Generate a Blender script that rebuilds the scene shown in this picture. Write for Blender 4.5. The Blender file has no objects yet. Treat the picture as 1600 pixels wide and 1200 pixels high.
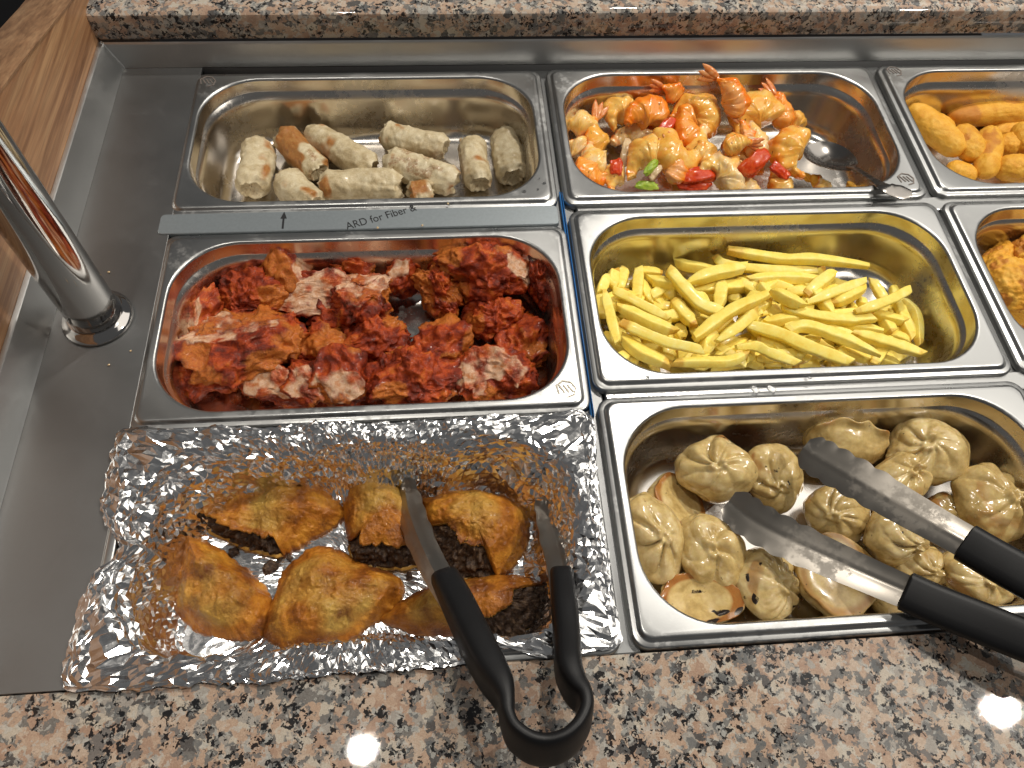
import bpy, bmesh, math, random
import numpy as np
from mathutils import Matrix, Vector

S = bpy.context.scene
COL = S.collection
MM = 0.001

# ---------------------------------------------------------------- camera
# metres; x to the right along the counter, y away from the guest, z up, pan rims at z = 0
CR = ((0.9964, 0.0404, -0.0743), (-0.0728, 0.8568, -0.5104), (0.0430, 0.5140, 0.8567))
CPOS = np.array((-101.2, -641.8, 483.9))
cam_d = bpy.data.cameras.new('camera')
cam = bpy.data.objects.new('camera', cam_d)
COL.objects.link(cam)
cam.matrix_world = Matrix([list(CR[i]) + [CPOS[i] * MM] for i in range(3)] + [[0, 0, 0, 1]])
cam_d.sensor_width = 36.0
cam_d.lens = 36.0 * 1215.6 / 1600.0
cam_d.clip_start = 0.02
cam_d.clip_end = 60
S.camera = cam

# ---------------------------------------------------------------- world, lamps, exposure
w = bpy.data.worlds.new('World')
S.world = w
w.use_nodes = True
w.node_tree.nodes['Background'].inputs[0].default_value = (0.64, 0.65, 0.66, 1)
w.node_tree.nodes['Background'].inputs[1].default_value = 0.15


def area(name, loc, aim, sx, sy, power, col):
    d = bpy.data.lights.new(name, 'AREA')
    d.shape = 'RECTANGLE'
    d.size, d.size_y, d.energy, d.color = sx, sy, power, col
    o = bpy.data.objects.new(name, d)
    COL.objects.link(o)
    o.location = loc
    o.rotation_euler = (Vector(aim) - Vector(loc)).to_track_quat('-Z', 'Y').to_euler()
    return o


area('ceiling_panel_lamp', (1.30, 0.30, 1.70), (0.10, -0.30, 0), 2.0, 1.6, 16, (1.0, 0.95, 0.87))


def spot(name, loc, aim, power, r, col, ang=70):
    d = bpy.data.lights.new(name, 'SPOT')
    d.energy, d.shadow_soft_size, d.color = power, r, col
    d.spot_size, d.spot_blend = math.radians(ang), 0.6
    o = bpy.data.objects.new(name, d)
    COL.objects.link(o)
    o.location = loc
    o.rotation_euler = (Vector(aim) - Vector(loc)).to_track_quat('-Z', 'Y').to_euler()


spot('ceiling_downlight', (-0.37, -0.40, 1.70), (-0.1, -0.35, 0), 22, 0.016, (1.0, 0.94, 0.85))
spot('ceiling_downlight', (1.33, -0.42, 1.70), (0.3, -0.3, 0), 56, 0.018, (1.0, 0.94, 0.85))
spot('ceiling_downlight', (0.45, 0.55, 1.70), (0.1, -0.2, 0), 66, 0.04, (1.0, 0.94, 0.85))

S.view_settings.view_transform = 'Standard'
S.view_settings.look = 'None'
S.view_settings.exposure = 0.0
S.view_settings.gamma = 1.0
S.cycles.max_bounces = 10
S.cycles.glossy_bounces = 7
S.cycles.diffuse_bounces = 4
S.cycles.caustics_reflective = True
S.cycles.blur_glossy = 0.6
S.cycles.sample_clamp_indirect = 3.0
try:
    S.cycles.use_denoising = True
    S.cycles.denoiser = 'OPENIMAGEDENOISE'
except Exception:
    pass

# ---------------------------------------------------------------- helpers
RNG = np.random.RandomState(7)


def at(u, v, z):
    """point at height z (mm) that the photograph shows at u, v"""
    r = np.array(CR) @ np.array([(u - 800) / 1215.6, -(v - 600) / 1215.6, -1.0])
    return CPOS + r * ((z - CPOS[2]) / r[2])


def _h(ix, iy, iz, seed):
    n = (ix.astype(np.int64) * 374761393 + iy.astype(np.int64) * 668265263 + iz.astype(np.int64) * 2147483647 + seed * 974634777) & 0xffffffff
    n = ((n ^ (n >> 13)) * 1274126177) & 0xffffffff
    n = ((n ^ (n >> 16)) * 2246822519) & 0xffffffff
    return ((n ^ (n >> 15)) & 0xffffff) / float(0xffffff)


def noise(P, scale, seed=0):
    P = np.asarray(P, float) / scale + 1000.0
    i = np.floor(P).astype(np.int64)
    f = P - i
    f = f * f * f * (f * (f * 6 - 15) + 10)
    r = 0
    for a in (0, 1):
        wa = f[:, 0] if a else 1 - f[:, 0]
        for b in (0, 1):
            wb = f[:, 1] if b else 1 - f[:, 1]
            for c in (0, 1):
                wc = f[:, 2] if c else 1 - f[:, 2]
                r = r + wa * wb * wc * _h(i[:, 0] + a, i[:, 1] + b, i[:, 2] + c, seed)
    return r * 2 - 1


def fbm(P, scale, octv=3, seed=0, gain=0.5):
    r, a = 0, 1.0
    for k in range(octv):
        r = r + a * noise(P, scale / 2 ** k, seed + 17 * k)
        a *= gain
    return r


def ridged(P, scale, octv=3, seed=0):
    r, a = 0, 1.0
    for k in range(octv):
        r = r + a * (1 - 2 * np.abs(noise(P, scale / 2 ** k, seed + 31 * k)))
        a *= 0.55
    return r


def smooth(e0, e1, x):
    t = np.clip((x - e0) / (e1 - e0), 0, 1)
    return t * t * (3 - 2 * t)


def warp(P, scale, amp, seed):
    return P + np.stack([noise(P, scale, seed + 101 * j) for j in range(3)], 1) * amp


WL = {}


def thing(name, label, cat, loc, group=None):
    o = bpy.data.objects.new(name, None)
    COL.objects.link(o)
    o.empty_display_size = 0.01
    o.location = [c * MM for c in loc]
    WL[o.name] = np.array(loc, float)
    o['label'], o['category'] = label, cat
    if group:
        o['group'] = group
    return o


def mesh(name, V, F, mat, parent=None, sharp=None, attrs=None, smoothed=True, kind=None, label=None, cat=None, group=None, origin=None, mats=None, fm=None):
    """V in world millimetres; becomes ONE mesh object (a part when parent is given)"""
    V = np.asarray(V, float)
    if parent is not None:
        org = WL[parent.name]
    else:
        org = np.array(origin, float) if origin is not None else np.array([V[:, 0].mean(), V[:, 1].mean(), V[:, 2].min()])
    me = bpy.data.meshes.new(name)
    if isinstance(F, np.ndarray):
        n = F.shape[1]
        me.vertices.add(len(V))
        me.vertices.foreach_set('co', ((V - org) * MM).ravel())
        me.loops.add(F.size)
        me.loops.foreach_set('vertex_index', F.ravel().astype(np.int32))
        me.polygons.add(len(F))
        me.polygons.foreach_set('loop_start', np.arange(0, F.size, n, dtype=np.int32))
        me.update(calc_edges=True)
        me.validate()
    else:
        me.from_pydata(((V - org) * MM).tolist(), [], F)
    me.polygons.foreach_set('use_smooth', [smoothed] * len(me.polygons))
    if mats:
        for m in mats:
            me.materials.append(m)
        me.polygons.foreach_set('material_index', fm)
    else:
        me.materials.append(mat)
    if attrs:
        for k, a in attrs.items():
            at_ = me.attributes.new(k, 'FLOAT', 'POINT')
            at_.data.foreach_set('value', np.asarray(a, np.float32))
    me.update()
    if sharp:
        me.set_sharp_from_angle(angle=math.radians(sharp))
    o = bpy.data.objects.new(name, me)
    COL.objects.link(o)
    if parent is not None:
        o.parent = parent
    else:
        o.location = org * MM
    WL[o.name] = org if parent is None else WL[parent.name]
    if kind:
        o['kind'] = kind
    if label:
        o['label'] = label
    if cat:
        o['category'] = cat
    if group:
        o['group'] = group
    return o


def quads(nr, nc, wrap=True, off=0):
    """faces between nr rings of nc points"""
    a = np.arange(nr - 1)[:, None] * nc
    c = np.arange(nc if wrap else nc - 1)[None, :]
    c2 = (c + 1) % nc
    return (np.stack([a + c, a + c2, a + nc + c2, a + nc + c], -1).reshape(-1, 4) + off).astype(np.int32)


def join(parts):
    Vs, Fs, o = [], [], 0
    for V, F in parts:
        Vs.append(np.asarray(V, float))
        Fs += [[int(i) + o for i in f] for f in F]
        o += len(V)
    return np.concatenate(Vs), Fs


def box(x0, x1, y0, y1, z0, z1, bev=0):
    if bev <= 0:
        V = [(x, y, z) for z in (z0, z1) for x, y in ((x0, y0), (x1, y0), (x1, y1), (x0, y1))]
        return V, [(3, 2, 1, 0), (4, 5, 6, 7), (0, 1, 5, 4), (1, 2, 6, 5), (2, 3, 7, 6), (3, 0, 4, 7)]
    b = bev
    V = []
    for z, i in ((z0, 0), (z1 - b, 0), (z1 - b * 0.3, b * 0.3), (z1, b)):
        V += [(x0 + i, y0 + i, z), (x1 - i, y0 + i, z), (x1 - i, y1 - i, z), (x0 + i, y1 - i, z)]
    F = [(3, 2, 1, 0)] + quads(4, 4).tolist() + [(12, 13, 14, 15)]
    return V, F


def rrect(cx, cy, hw, hh, r, n=12):
    r = min(r, hw - 0.01, hh - 0.01)
    out = []
    for k, (sx, sy) in enumerate(((1, 1), (-1, 1), (-1, -1), (1, -1))):
        for i in range(n + 1):
            a = math.radians(90 * k + 90 * i / n)
            out.append((cx + sx * (hw - r) + r * math.cos(a), cy + sy * (hh - r) + r * math.sin(a)))
        # straight run points so long edges can be bent or reflect evenly
        nx, ny = ((-1, 1), (-1, -1), (1, -1), (1, 1))[k]
        x0, y0 = out[-1]
        a = math.radians(90 * (k + 1))
        x1 = cx + nx * (hw - r) + r * math.cos(a)
        y1 = cy + ny * (hh - r) + r * math.sin(a)
        for t in (0.25, 0.5, 0.75):
            out.append((x0 + (x1 - x0) * t, y0 + (y1 - y0) * t))
    return out


# ---------------------------------------------------------------- node helpers
class NT:
    def __init__(self, name):
        self.m = bpy.data.materials.new(name)
        self.m.use_nodes = True
        self.t = self.m.node_tree
        self.b = self.t.nodes['Principled BSDF']

    def n(self, typ, **kw):
        nd = self.t.nodes.new(typ)
        for k, v in kw.items():
            if k.startswith('_'):
                setattr(nd, k[1:], v)
        for k, v in kw.items():
            if not k.startswith('_'):
                s = nd.inputs[int(k[1:])] if k[0] == 'i' and k[1:].isdigit() else nd.inputs[k.replace('__', ' ')]
                self.set(s, v)
        return nd

    def set(self, s, v):
        if hasattr(v, 'is_output') or isinstance(v, bpy.types.NodeSocket):
            self.t.links.new(v, s)
        else:
            s.default_value = v

    def p(self, **kw):
        for k, v in kw.items():
            self.set(self.b.inputs[k.replace('__', ' ')], v)
        return self

    def co(self, scale=(1, 1, 1), rot=(0, 0, 0), gen='Object'):
        tc = self.n('ShaderNodeTexCoord')
        mp = self.n('ShaderNodeMapping', Scale=scale, Rotation=rot)
        self.t.links.new(tc.outputs[gen], mp.inputs[0])
        return mp.outputs[0]

    def noise(self, v, scale, detail=3, rough=0.5, dist=0.0):
        return self.n('ShaderNodeTexNoise', Vector=v, Scale=scale, Detail=detail, Roughness=rough, Distortion=dist).outputs

    def vor(self, v, scale, feat='F1', rnd=1.0):
        return self.n('ShaderNodeTexVoronoi', _feature=feat, Vector=v, Scale=scale, Randomness=rnd).outputs

    def ramp(self, f, stops, interp='LINEAR'):
        r = self.n('ShaderNodeValToRGB', Fac=f)
        cr = r.color_ramp
        cr.interpolation = interp
        while len(cr.elements) < len(stops):
            cr.elements.new(0.5)
        for e, (p, c) in zip(cr.elements, stops):
            e.position = p
            e.color = c if len(c) == 4 else (*c, 1)
        return r.outputs[0]

    def mix(self, f, a, b, mode='MIX'):
        m = self.n('ShaderNodeMix', _data_type='RGBA', _blend_type=mode)
        self.set(m.inputs[0], f)
        self.set(m.inputs[6], a if not isinstance(a, tuple) else (*a[:3], 1))
        self.set(m.inputs[7], b if not isinstance(b, tuple) else (*b[:3], 1))
        return m.outputs[2]

    def math(self, op, a, b=0.0, c=0.0):
        m = self.n('ShaderNodeMath', _operation=op)
        for i, v in enumerate((a, b, c)):
            self.set(m.inputs[i], v)
        return m.outputs[0]

    def attr(self, name):
        return self.n('ShaderNodeAttribute', _attribute_name=name).outputs['Fac']

    def rnd(self):
        return self.n('ShaderNodeObjectInfo').outputs['Random']

    def bump(self, h, strength, dist=0.001, normal=None):
        b = self.n('ShaderNodeBump', Height=h, Strength=strength, Distance=dist)
        if normal is not None:
            self.set(b.inputs['Normal'], normal)
        return b.outputs[0]


def g3(v):
    return (v, v, v, 1)


# ---------------------------------------------------------------- materials of the setting
def steel(name, base, r0, r1, scratch=(1, 1, 1), stain=0.0, bump=0.04):
    k = NT(name)
    v = k.co()
    big = k.noise(v, 14, 4, 0.6)[0]
    sp = k.noise(k.co(scratch), 900, 2, 0.6)[0]
    rr = k.n('ShaderNodeMapRange', Value=big, i1=0.3, i2=0.7, i3=r0, i4=r1).outputs[0]
    spots = k.noise(v, 160, 5, 0.7)[0]
    sm = k.ramp(k.math('MULTIPLY', spots, k.noise(v, 22, 2)[0]), [(0.27, g3(0)), (0.36, g3(1))])
    rr2 = k.math('ADD', rr, k.math('MULTIPLY', sm, stain * 0.6))
    k.p(Base__Color=k.mix(k.math('MULTIPLY', sm, stain), base, tuple(min(1, c * 0.82) for c in base)), Metallic=1.0, Roughness=rr2,
        Normal=k.bump(k.math('ADD', k.math('MULTIPLY', sp, 0.5), k.math('MULTIPLY', spots, 0.5)), bump, 0.0004))
    return k.m


M_RIM = steel('satin_steel', (0.42, 0.422, 0.415), 0.27, 0.37, stain=0.25)
M_BASIN = steel('polished_steel', (0.66, 0.62, 0.57), 0.17, 0.27, stain=0.2, bump=0.05)
M_DECK = steel('brushed_deck_steel', (0.225, 0.228, 0.228), 0.42, 0.50, scratch=(1, 0.02, 1), stain=0.05, bump=0.05)
M_FLANGE = steel('lit_flange_steel', (0.56, 0.56, 0.55), 0.34, 0.42, scratch=(1, 0.02, 1), stain=0.1, bump=0.05)  # deck's sheet steel in a paler colour, standing in for light on the slope
M_CHROME = steel('chrome', (0.50, 0.48, 0.46), 0.05, 0.10, bump=0.01)


def granite():
    k = NT('speckled_granite')
    v = k.co()
    nz = k.noise(v, 260, 3, 0.6)[1]
    off = k.n('ShaderNodeVectorMath', _operation='SCALE', i0=k.n('ShaderNodeVectorMath', _operation='SUBTRACT', i0=nz, i1=(0.5, 0.5, 0.5)).outputs[0], Scale=0.009).outputs[0]
    vd = k.n('ShaderNodeVectorMath', _operation='ADD', i0=v, i1=off).outputs[0]
    c1 = k.vor(vd, 155)[1]
    r1 = k.n('ShaderNodeSeparateColor', Color=c1).outputs
    base = k.ramp(r1[0], [(0.0, (0.47, 0.335, 0.26)), (0.24, (0.545, 0.405, 0.315)), (0.44, (0.60, 0.48, 0.39)), (0.62, (0.60, 0.54, 0.46)),
                          (0.74, (0.42, 0.40, 0.37)), (0.82, (0.22, 0.22, 0.215)), (0.92, (0.12, 0.12, 0.122))], 'CONSTANT')
    var = k.noise(vd, 520, 4, 0.75)[0]
    base = k.mix(0.6, base, k.ramp(var, [(0.3, (0.36, 0.26, 0.20)), (0.5, (0.58, 0.46, 0.38)), (0.68, (0.85, 0.78, 0.68))]), 'SOFT_LIGHT')
    clus = k.noise(v, 85, 2, 0.5)[0]
    cl = k.math('MULTIPLY', k.math('SUBTRACT', clus, 0.5), 1.5)
    c2 = k.n('ShaderNodeSeparateColor', Color=k.vor(vd, 270)[1]).outputs
    gm = k.ramp(k.math('ADD', c2[1], cl), [(0.70, g3(0)), (0.76, g3(0.82))])
    base = k.mix(gm, base, (0.17, 0.17, 0.168))
    wt = k.ramp(k.n('ShaderNodeSeparateColor', Color=k.vor(vd, 330)[1]).outputs[2], [(0.84, g3(0)), (0.87, g3(0.6))])
    base = k.mix(wt, base, (0.62, 0.59, 0.53))
    c3 = k.n('ShaderNodeSeparateColor', Color=k.vor(vd, 430)[1]).outputs
    bl = k.ramp(k.math('ADD', c3[0], cl), [(0.86, g3(0)), (0.89, g3(0.96))])
    base = k.mix(bl, base, (0.016, 0.016, 0.018))
    base = k.mix(1.0, base, (0.74, 0.76, 0.77), 'MULTIPLY')
    fine = k.noise(v, 1500, 2, 0.7)[0]
    base = k.mix(0.25, base, k.ramp(fine, [(0.3, g3(0.2)), (0.7, g3(0.85))]), 'OVERLAY')
    k.p(Base__Color=base, Roughness=k.n('ShaderNodeMapRange', Value=k.noise(v, 40, 3)[0], i3=0.02, i4=0.04).outputs[0], Specular__IOR__Level=0.3,
        Normal=k.bump(fine, 0.02, 0.0003))
    return k.m


M_GRANITE = granite()


def wood(name, a, b, c):
    k = NT(name)
    v = k.co((1, 0.06, 1))
    g = k.noise(v, 95, 5, 0.65, 0.6)[0]
    w_ = k.noise(k.co((1, 0.03, 1)), 420, 3, 0.6)[0]
    col = k.ramp(g, [(0.30, a), (0.48, b), (0.66, c)])
    col = k.mix(0.35, col, k.ramp(w_, [(0.35, g3(0.25)), (0.65, g3(0.75))]), 'OVERLAY')
    k.p(Base__Color=col, Roughness=0.42, Normal=k.bump(w_, 0.12, 0.0004))
    return k.m


M_WOOD = wood('walnut_laminate', (0.21, 0.096, 0.043), (0.34, 0.175, 0.083), (0.43, 0.25, 0.125))
M_WOOD2 = wood('walnut_edge', (0.15, 0.075, 0.036), (0.24, 0.13, 0.065), (0.32, 0.19, 0.10))


def plain(name, col, rough=0.5, metal=0.0, bump=0.0, bs=400, **kw):
    k = NT(name)
    v = k.co()
    n_ = k.noise(v, bs, 4, 0.6)[0]
    k.p(Base__Color=k.mix(n_, tuple(c * 0.85 for c in col), tuple(min(1, c * 1.12) for c in col)), Roughness=rough, Metallic=metal)
    if bump:
        k.p(Normal=k.bump(n_, bump, 0.0006))
    k.p(**kw)
    return k.m


M_DARK = plain('dark_well', (0.03, 0.03, 0.03), 0.5)
M_FLOOR = plain('dark_floor', (0.018, 0.012, 0.010), 0.6)

# ---------------------------------------------------------------- setting
DX, FY, BY = 330.55, -546.0, 8.0
# left deck with the run of steel in front of the pans' left edge, flanges, back wall
V, F = join([box(-397, -325, FY + 0.5, BY, -6, -2.5, 0.4)])
mesh('steel_deck', V, F, M_DECK, sharp=15, kind='structure')
prof = [(0, -2.3), (0.6, -1.5), (1.4, 1.0), (9.0, 19.5), (10.2, 21.6), (12.0, 22.3), (14, 22.3), (14, 19)]


def flange_strip(pts0, pts1):
    V = list(pts0) + list(pts1)
    return np.array(V), quads(2, len(pts0), False)


p0 = [(-396.5 - a, FY + 0.5, z) for a, z in prof]
p1 = [(-396.5 - a, BY + a * 0.28 - 0.2, z) for a, z in prof]
V, F = flange_strip(p0, p1)
mesh('side_flange', V, F[:, ::-1], M_FLANGE, sharp=35, kind='structure')
p0 = [(-396.5 - a, BY + a * 0.28, z) for a, z in prof]
p1 = [(760, BY + a * 0.28, z) for a, z in prof]
V, F = flange_strip(p0, p1)
mesh('back_flange', V, F, M_FLANGE, sharp=35, kind='structure')
# weld bead in the corner of the flanges
V, F = [], []
ring = 8
pts = [(-396.2, 7.8, -2), (-397.5, 8.2, 1.4), (-402, 9.4, 10.5), (-406.5, 10.6, 20.5), (-407.5, 11, 22.5)]
for i, p in enumerate(pts):
    for j in range(ring):
        a = 2 * math.pi * j / ring
        V.append((p[0] + 1.1 * math.cos(a), p[1] + 1.1 * math.sin(a) * 0.8, p[2] + 0.9 * math.sin(a)))
mesh('corner_weld', V, quads(len(pts), ring), M_FLANGE, kind='structure')
# well under the pans
V, F = join([box(-336, 760, FY + 0.5, BY + 0.5, -132, -130), box(-338, -336.2, FY + 0.5, BY, -130, -6.2), box(-336, 760, BY - 0.4, BY + 1.6, -130, -3)])
mesh('heated_well', V, F, M_DARK, kind='structure')

# back ledge slab: bullnose front edge and rounded left end
prof = [(8, 22.8), (2.0, 23.0), (0.5, 24.2), (0.0, 26), (0.0, 44.0), (0.8, 47.4), (3.2, 49.6), (6.5, 50.4), (12, 50.6), (260, 50.8), (260, 24)]
V = []
ends = [(-417.5, 3.2), (-415.8, 1.2), (-413, 0), (760, 0)]
for k_, (ex, ins) in enumerate(ends):
    for d, z in prof:
        zz = z
        if ins:
            zz = 37 + (z - 37) * (1 - ins * 0.11)
        V.append((ex - (0 if d > 0 else 0), BY + 4.4 + d + ins * (1 if d < 100 else 0), zz))
F = quads(4, len(prof), True).tolist() + [list(range(len(prof)))[::-1], [3 * len(prof) + i for i in range(len(prof))]]
mesh('granite_ledge', V, F, M_GRANITE, sharp=32, kind='structure')
# front counter slab
V, F = box(-900, 760, FY - 420, FY, -34, -2.4, 1.2)
mesh('granite_counter', V, F, M_GRANITE, sharp=15, kind='structure')
# wooden end panel
topline = [(700, 30), (120, 44), (40, 62), (-20, 74), (-120, 97), (-240, 122), (-420, 150), (-900, 170)]
pl = [(-900, -60), (700, -60)] + topline
V = [(x, y, z) for x in (-446.0, -410.8) for y, z in pl]
n = len(pl)
F = [list(range(n)), [n + i for i in range(n)][::-1]] + [(i, i + n, (i + 1) % n + n, (i + 1) % n) for i in range(n)]
mesh('wood_panel', V, F, M_WOOD, smoothed=False, kind='structure')
V, F = [], []
for y, z in topline:
    V += [(-446.8, y, z + 0.2), (-446.8, y, z + 1.9), (-446.2, y, z + 2.3), (-410.4, y, z + 2.3), (-409.8, y, z + 1.9), (-409.8, y, z + 0.2)]
mesh('wood_panel_top', V, quads(len(topline), 6), M_WOOD2, sharp=40, kind='structure')
V, F = box(-1600, 1500, -1400, 1600, -905, -900)
mesh('floor', V, F, M_FLOOR, kind='structure')


# ---------------------------------------------------------------- pans
def pan_rings(cx, cy, foil=False, hw=162.5, hh=89.0, open_in=11.0):
    o = open_in
    prof = [(0.0, -8.5, 11), (0.0, -4.2, 11), (0.5, -3.1, 11), (1.5, -2.6, 10.5), (3.6, -2.6, 9), (4.6, -2.3, 8.5), (5.3, -1.0, 8), (6.2, -0.1, 8), (7.4, 0.15, 8),
            (9.0, 0.05, 14), (o - 0.8, 0.0, 50), (o, -0.1, 50), (o + 0.9, -0.8, 50), (o + 1.3, -2.2, 50), (o + 2.0, -12.6, 50), (o + 2.5, -13.8, 50), (o + 3.6, -15.0, 50), (o + 5.2, -18.6, 48.5),
            (o + 5.9, -20.4, 48), (o + 6.2, -24, 48), (o + 7.4, -40, 47), (o + 8.4, -50, 46), (o + 9.6, -55.5, 45), (o + 12.5, -60.5, 43), (o + 17, -63.8, 39),
            (o + 23, -65, 34)]
    return [[(x, y, z) for x, y in rrect(cx, cy, hw - d, hh - d, r)] for d, z, r in prof]


def hexmark(cx, cy, s, z):
    """raised maker's mark: rounded shield outline with three slanted bars"""
    out = []
    pts = [(-1, .45), (-.3, 1), (.55, .8), (1, .1), (.75, -.75), (0, -1), (-.8, -.55)]
    n = len(pts)
    V, F = [], []
    for i in range(n):
        x, y = pts[i]
        for kx in (1.0, 0.84):
            V += [(cx + x * s * kx, cy + y * s * kx, z), (cx + x * s * kx, cy + y * s * kx, z + 0.35)]
    for i in range(n):
        a, b = i * 4, ((i + 1) % n) * 4
        if i == 5:
            continue
        F += [(a + 1, b + 1, b + 3, a + 3), (a, b, b + 1, a + 1), (a + 3, b + 3, b + 2, a + 2)]
    parts = [(V, F)]
    for j in (-1, 0, 1):
        bx = cx + j * 0.42 * s
        parts.append(([(bx - .32 * s, cy + .42 * s, z), (bx - .18 * s, cy + .47 * s, z), (bx + .30 * s, cy - .38 * s, z), (bx + .16 * s, cy - .43 * s, z),
                       (bx - .32 * s, cy + .42 * s, z + .35), (bx - .18 * s, cy + .47 * s, z + .35), (bx + .30 * s, cy - .38 * s, z + .35), (bx + .16 * s, cy - .43 * s, z + .35)],
                      [(7, 6, 5, 4), (0, 1, 5, 4), (1, 2, 6, 5), (2, 3, 7, 6), (3, 0, 4, 7)]))
    return join(parts)


M_MARK = plain('etched_mark', (0.20, 0.17, 0.15), 0.5, 0.3)
M_MARKL = plain('etched_mark_light', (0.50, 0.45, 0.36), 0.5, 0.1)


def pan(label, x, y, marks=(), hh=89.0):
    cx, cy = x + 162.5, y - 88
    t = thing('steel_pan', label, 'food pan', (cx, cy, -65.8))
    R_ = pan_rings(cx, cy, hh=hh)
    nc = len(R_[0])
    V = np.array(R_).reshape(-1, 3)
    k = 13
    nV = k * nc
    mesh('pan_rim', V[:nV + nc], quads(k + 1, nc), M_RIM, t, sharp=60)
    n0 = len(R_) - k
    B = np.array(R_[k:]).reshape(-1, 3)
    F = quads(n0, nc).tolist() + [[(n0 - 1) * nc + i for i in range(nc)]]
    mesh('pan_basin', B, F, M_BASIN, t, sharp=60)
    for dx, dy, m in marks:
        mv, mf = hexmark(x + dx, y - dy, 7.5, 0.12)
        mesh('maker_mark', mv, mf, m, t, smoothed=False)
    return t


PA = (-331.3, -1.6)
PS = (-1.3, -0.2)
PN = (330.0, 0.0)
PC = (-328.2, -200.6)
PF = (0.6, -184.0)
PX = (330.2, -184.0)
PD = (1.2, -367.4)
PO = (-330.0, -374.6)
pan('steel pan of pale spring rolls at the back left', *PA, marks=[(15, 14, M_MARK)])
pan('steel pan of shrimp and red pepper at the back, with the spoon in it', *PS, marks=[(308, 158, M_MARK)])
pan('steel pan of breaded sticks at the back right', *PN, marks=[(15, 12, M_MARK)])
pan('steel pan of red fried chicken, in front of the spring roll pan', *PC, marks=[(308, 159, M_MARKL)])
pan('steel pan of yellow fries in the middle of the right group', *PF)
pan('steel pan of battered pieces cut by the right edge, beside the fries', *PX)
pan('steel pan of dumplings at the front right', *PD)
pan('steel pan under the crumpled foil at the front left', *PO, hh=83.6)

# support bars between the columns of pans
M_BLUE = plain('blue_film', (0.03, 0.16, 0.42), 0.35)
M_FILM = plain('protective_film', (0.36, 0.40, 0.42), 0.33, 0.6)
for x, lab in ((-3.6, 'narrow steel support bar with a blue film stripe between the chicken and fries pans'),
               (327.6, 'narrow steel support bar between the fries pan and the right hand pans')):
    t = thing('support_bar', lab, 'support bar', (x, -270, -12), 'support bars between the pan columns')
    V, F = box(x - 11, x + 11, FY + 1, BY - 0.6, -14, -9.2, 1.0)
    mesh('bar', V, F, M_DECK, t, sharp=15)
    if x < 0:
        V, F = join([box(x - 0.6, x + 0.5, -380, -160, -9.0, -4.4), box(x + 1.6, x + 2.2, -380, -160, -9.0, -4.6)])
        mesh('blue_film_stripe', V, F, M_BLUE, t)
for y, lab in ((-364.2, 'cross bar of bright steel between the fries and dumpling pans'), (-181.5, 'cross bar of bright steel between the shrimp and fries pans')):
    t = thing('cross_bar', lab, 'support bar', (380, y, -10), 'support bars across the pan rows')
    V, F = box(9.0, 760, y - 8, y + 8, -13, -6.5, 1.2)
    mesh('bar', V, F, M_RIM, t, sharp=15)
# cover bar with film between the spring rolls and the chicken
t = thing('cover_bar', 'flat steel bar with blue-grey protective film and printed words between spring roll and chicken pans', 'cover bar', (-171, -188, -6))
R_ = [[(xx, yy, z) for xx, yy in rrect(-171, -188.6, 163 - d, 10.6 - d, 4 - d, 5)] for d, z in ((0, -6), (0, -1.9), (0.5, -1.4))]
nc = len(R_[0])
mesh('bar', np.array(R_).reshape(-1, 3), quads(3, nc).tolist() + [[2 * nc + i for i in range(nc)]], M_FILM, t, sharp=20)
M_INK = plain('black_ink', (0.015, 0.015, 0.017), 0.5)
fc = bpy.data.curves.new('printed_words', 'FONT')
fc.body = 'ARD for Fiber &'
fc.size = 0.0112
fc.extrude = 0.00008
to = bpy.data.objects.new('tmp', fc)
COL.objects.link(to)
dg = bpy.context.evaluated_depsgraph_get()
me = bpy.data.meshes.new_from_object(to.evaluated_get(dg))
bpy.data.objects.remove(to)
co = np.array([v.co[:] for v in me.vertices])
fs = [list(p.vertices) for p in me.polygons]
a = math.radians(19)
co[:, 0] *= 0.80
co2 = np.stack([co[:, 0] * math.cos(a) - co[:, 1] * math.sin(a), co[:, 0] * math.sin(a) + co[:, 1] * math.cos(a), co[:, 2]], 1) * 1000 + np.array([-183.0, -199.8, -1.25])
mesh('printed_words', co2, fs, M_INK, t, smoothed=False)
V = [(-235.8, -197, -1.3), (-234.2, -197, -1.3), (-234.2, -186, -1.3), (-232.4, -186, -1.3), (-235.0, -178.4, -1.3), (-237.6, -186, -1.3), (-235.8, -186, -1.3)]
V = V + [(x, y, -1.15) for x, y, z in V]
F = [list(range(7, 14))] + [[i, (i + 1) % 7, (i + 1) % 7 + 7, i + 7] for i in range(7)]
mesh('printed_arrow', V, F, M_INK, t, smoothed=False)

# chrome post
t = thing('chrome_post', 'shiny chrome upright post with a round collar standing on the left steel deck', 'post', (-366, -281, -2.5))
n = 48
for nm, pr in (('collar', [(0, 0.1), (24.5, 0.1), (25.6, 1.2), (25.3, 2.8), (23.6, 4.4), (21.5, 5.6), (20.2, 6.6), (19.6, 7.2), (0, 7.3)]),
               ('tube', [(0, 7.4), (18.0, 7.4), (18.4, 8.2), (18.4, 520), (0, 520)])):
    V = [(-364 + r * math.cos(2 * math.pi * j / n), -281 + r * math.sin(2 * math.pi * j / n), -2.5 + z) for r, z in pr for j in range(n)]
    mesh(nm, V, quads(len(pr), n), M_CHROME, t, sharp=40)

# ================================================================ food
def ico(sub):
    bm = bmesh.new()
    bmesh.ops.create_icosphere(bm, subdivisions=sub, radius=1.0)
    V = np.array([v.co[:] for v in bm.verts])
    F = np.array([[v.index for v in f.verts] for f in bm.faces], np.int32)
    bm.free()
    return V, F


ICO = {s: ico(s) for s in (3, 4, 5, 6)}
TOCAM = np.array((-0.10, -0.55, 0.83))


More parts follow.
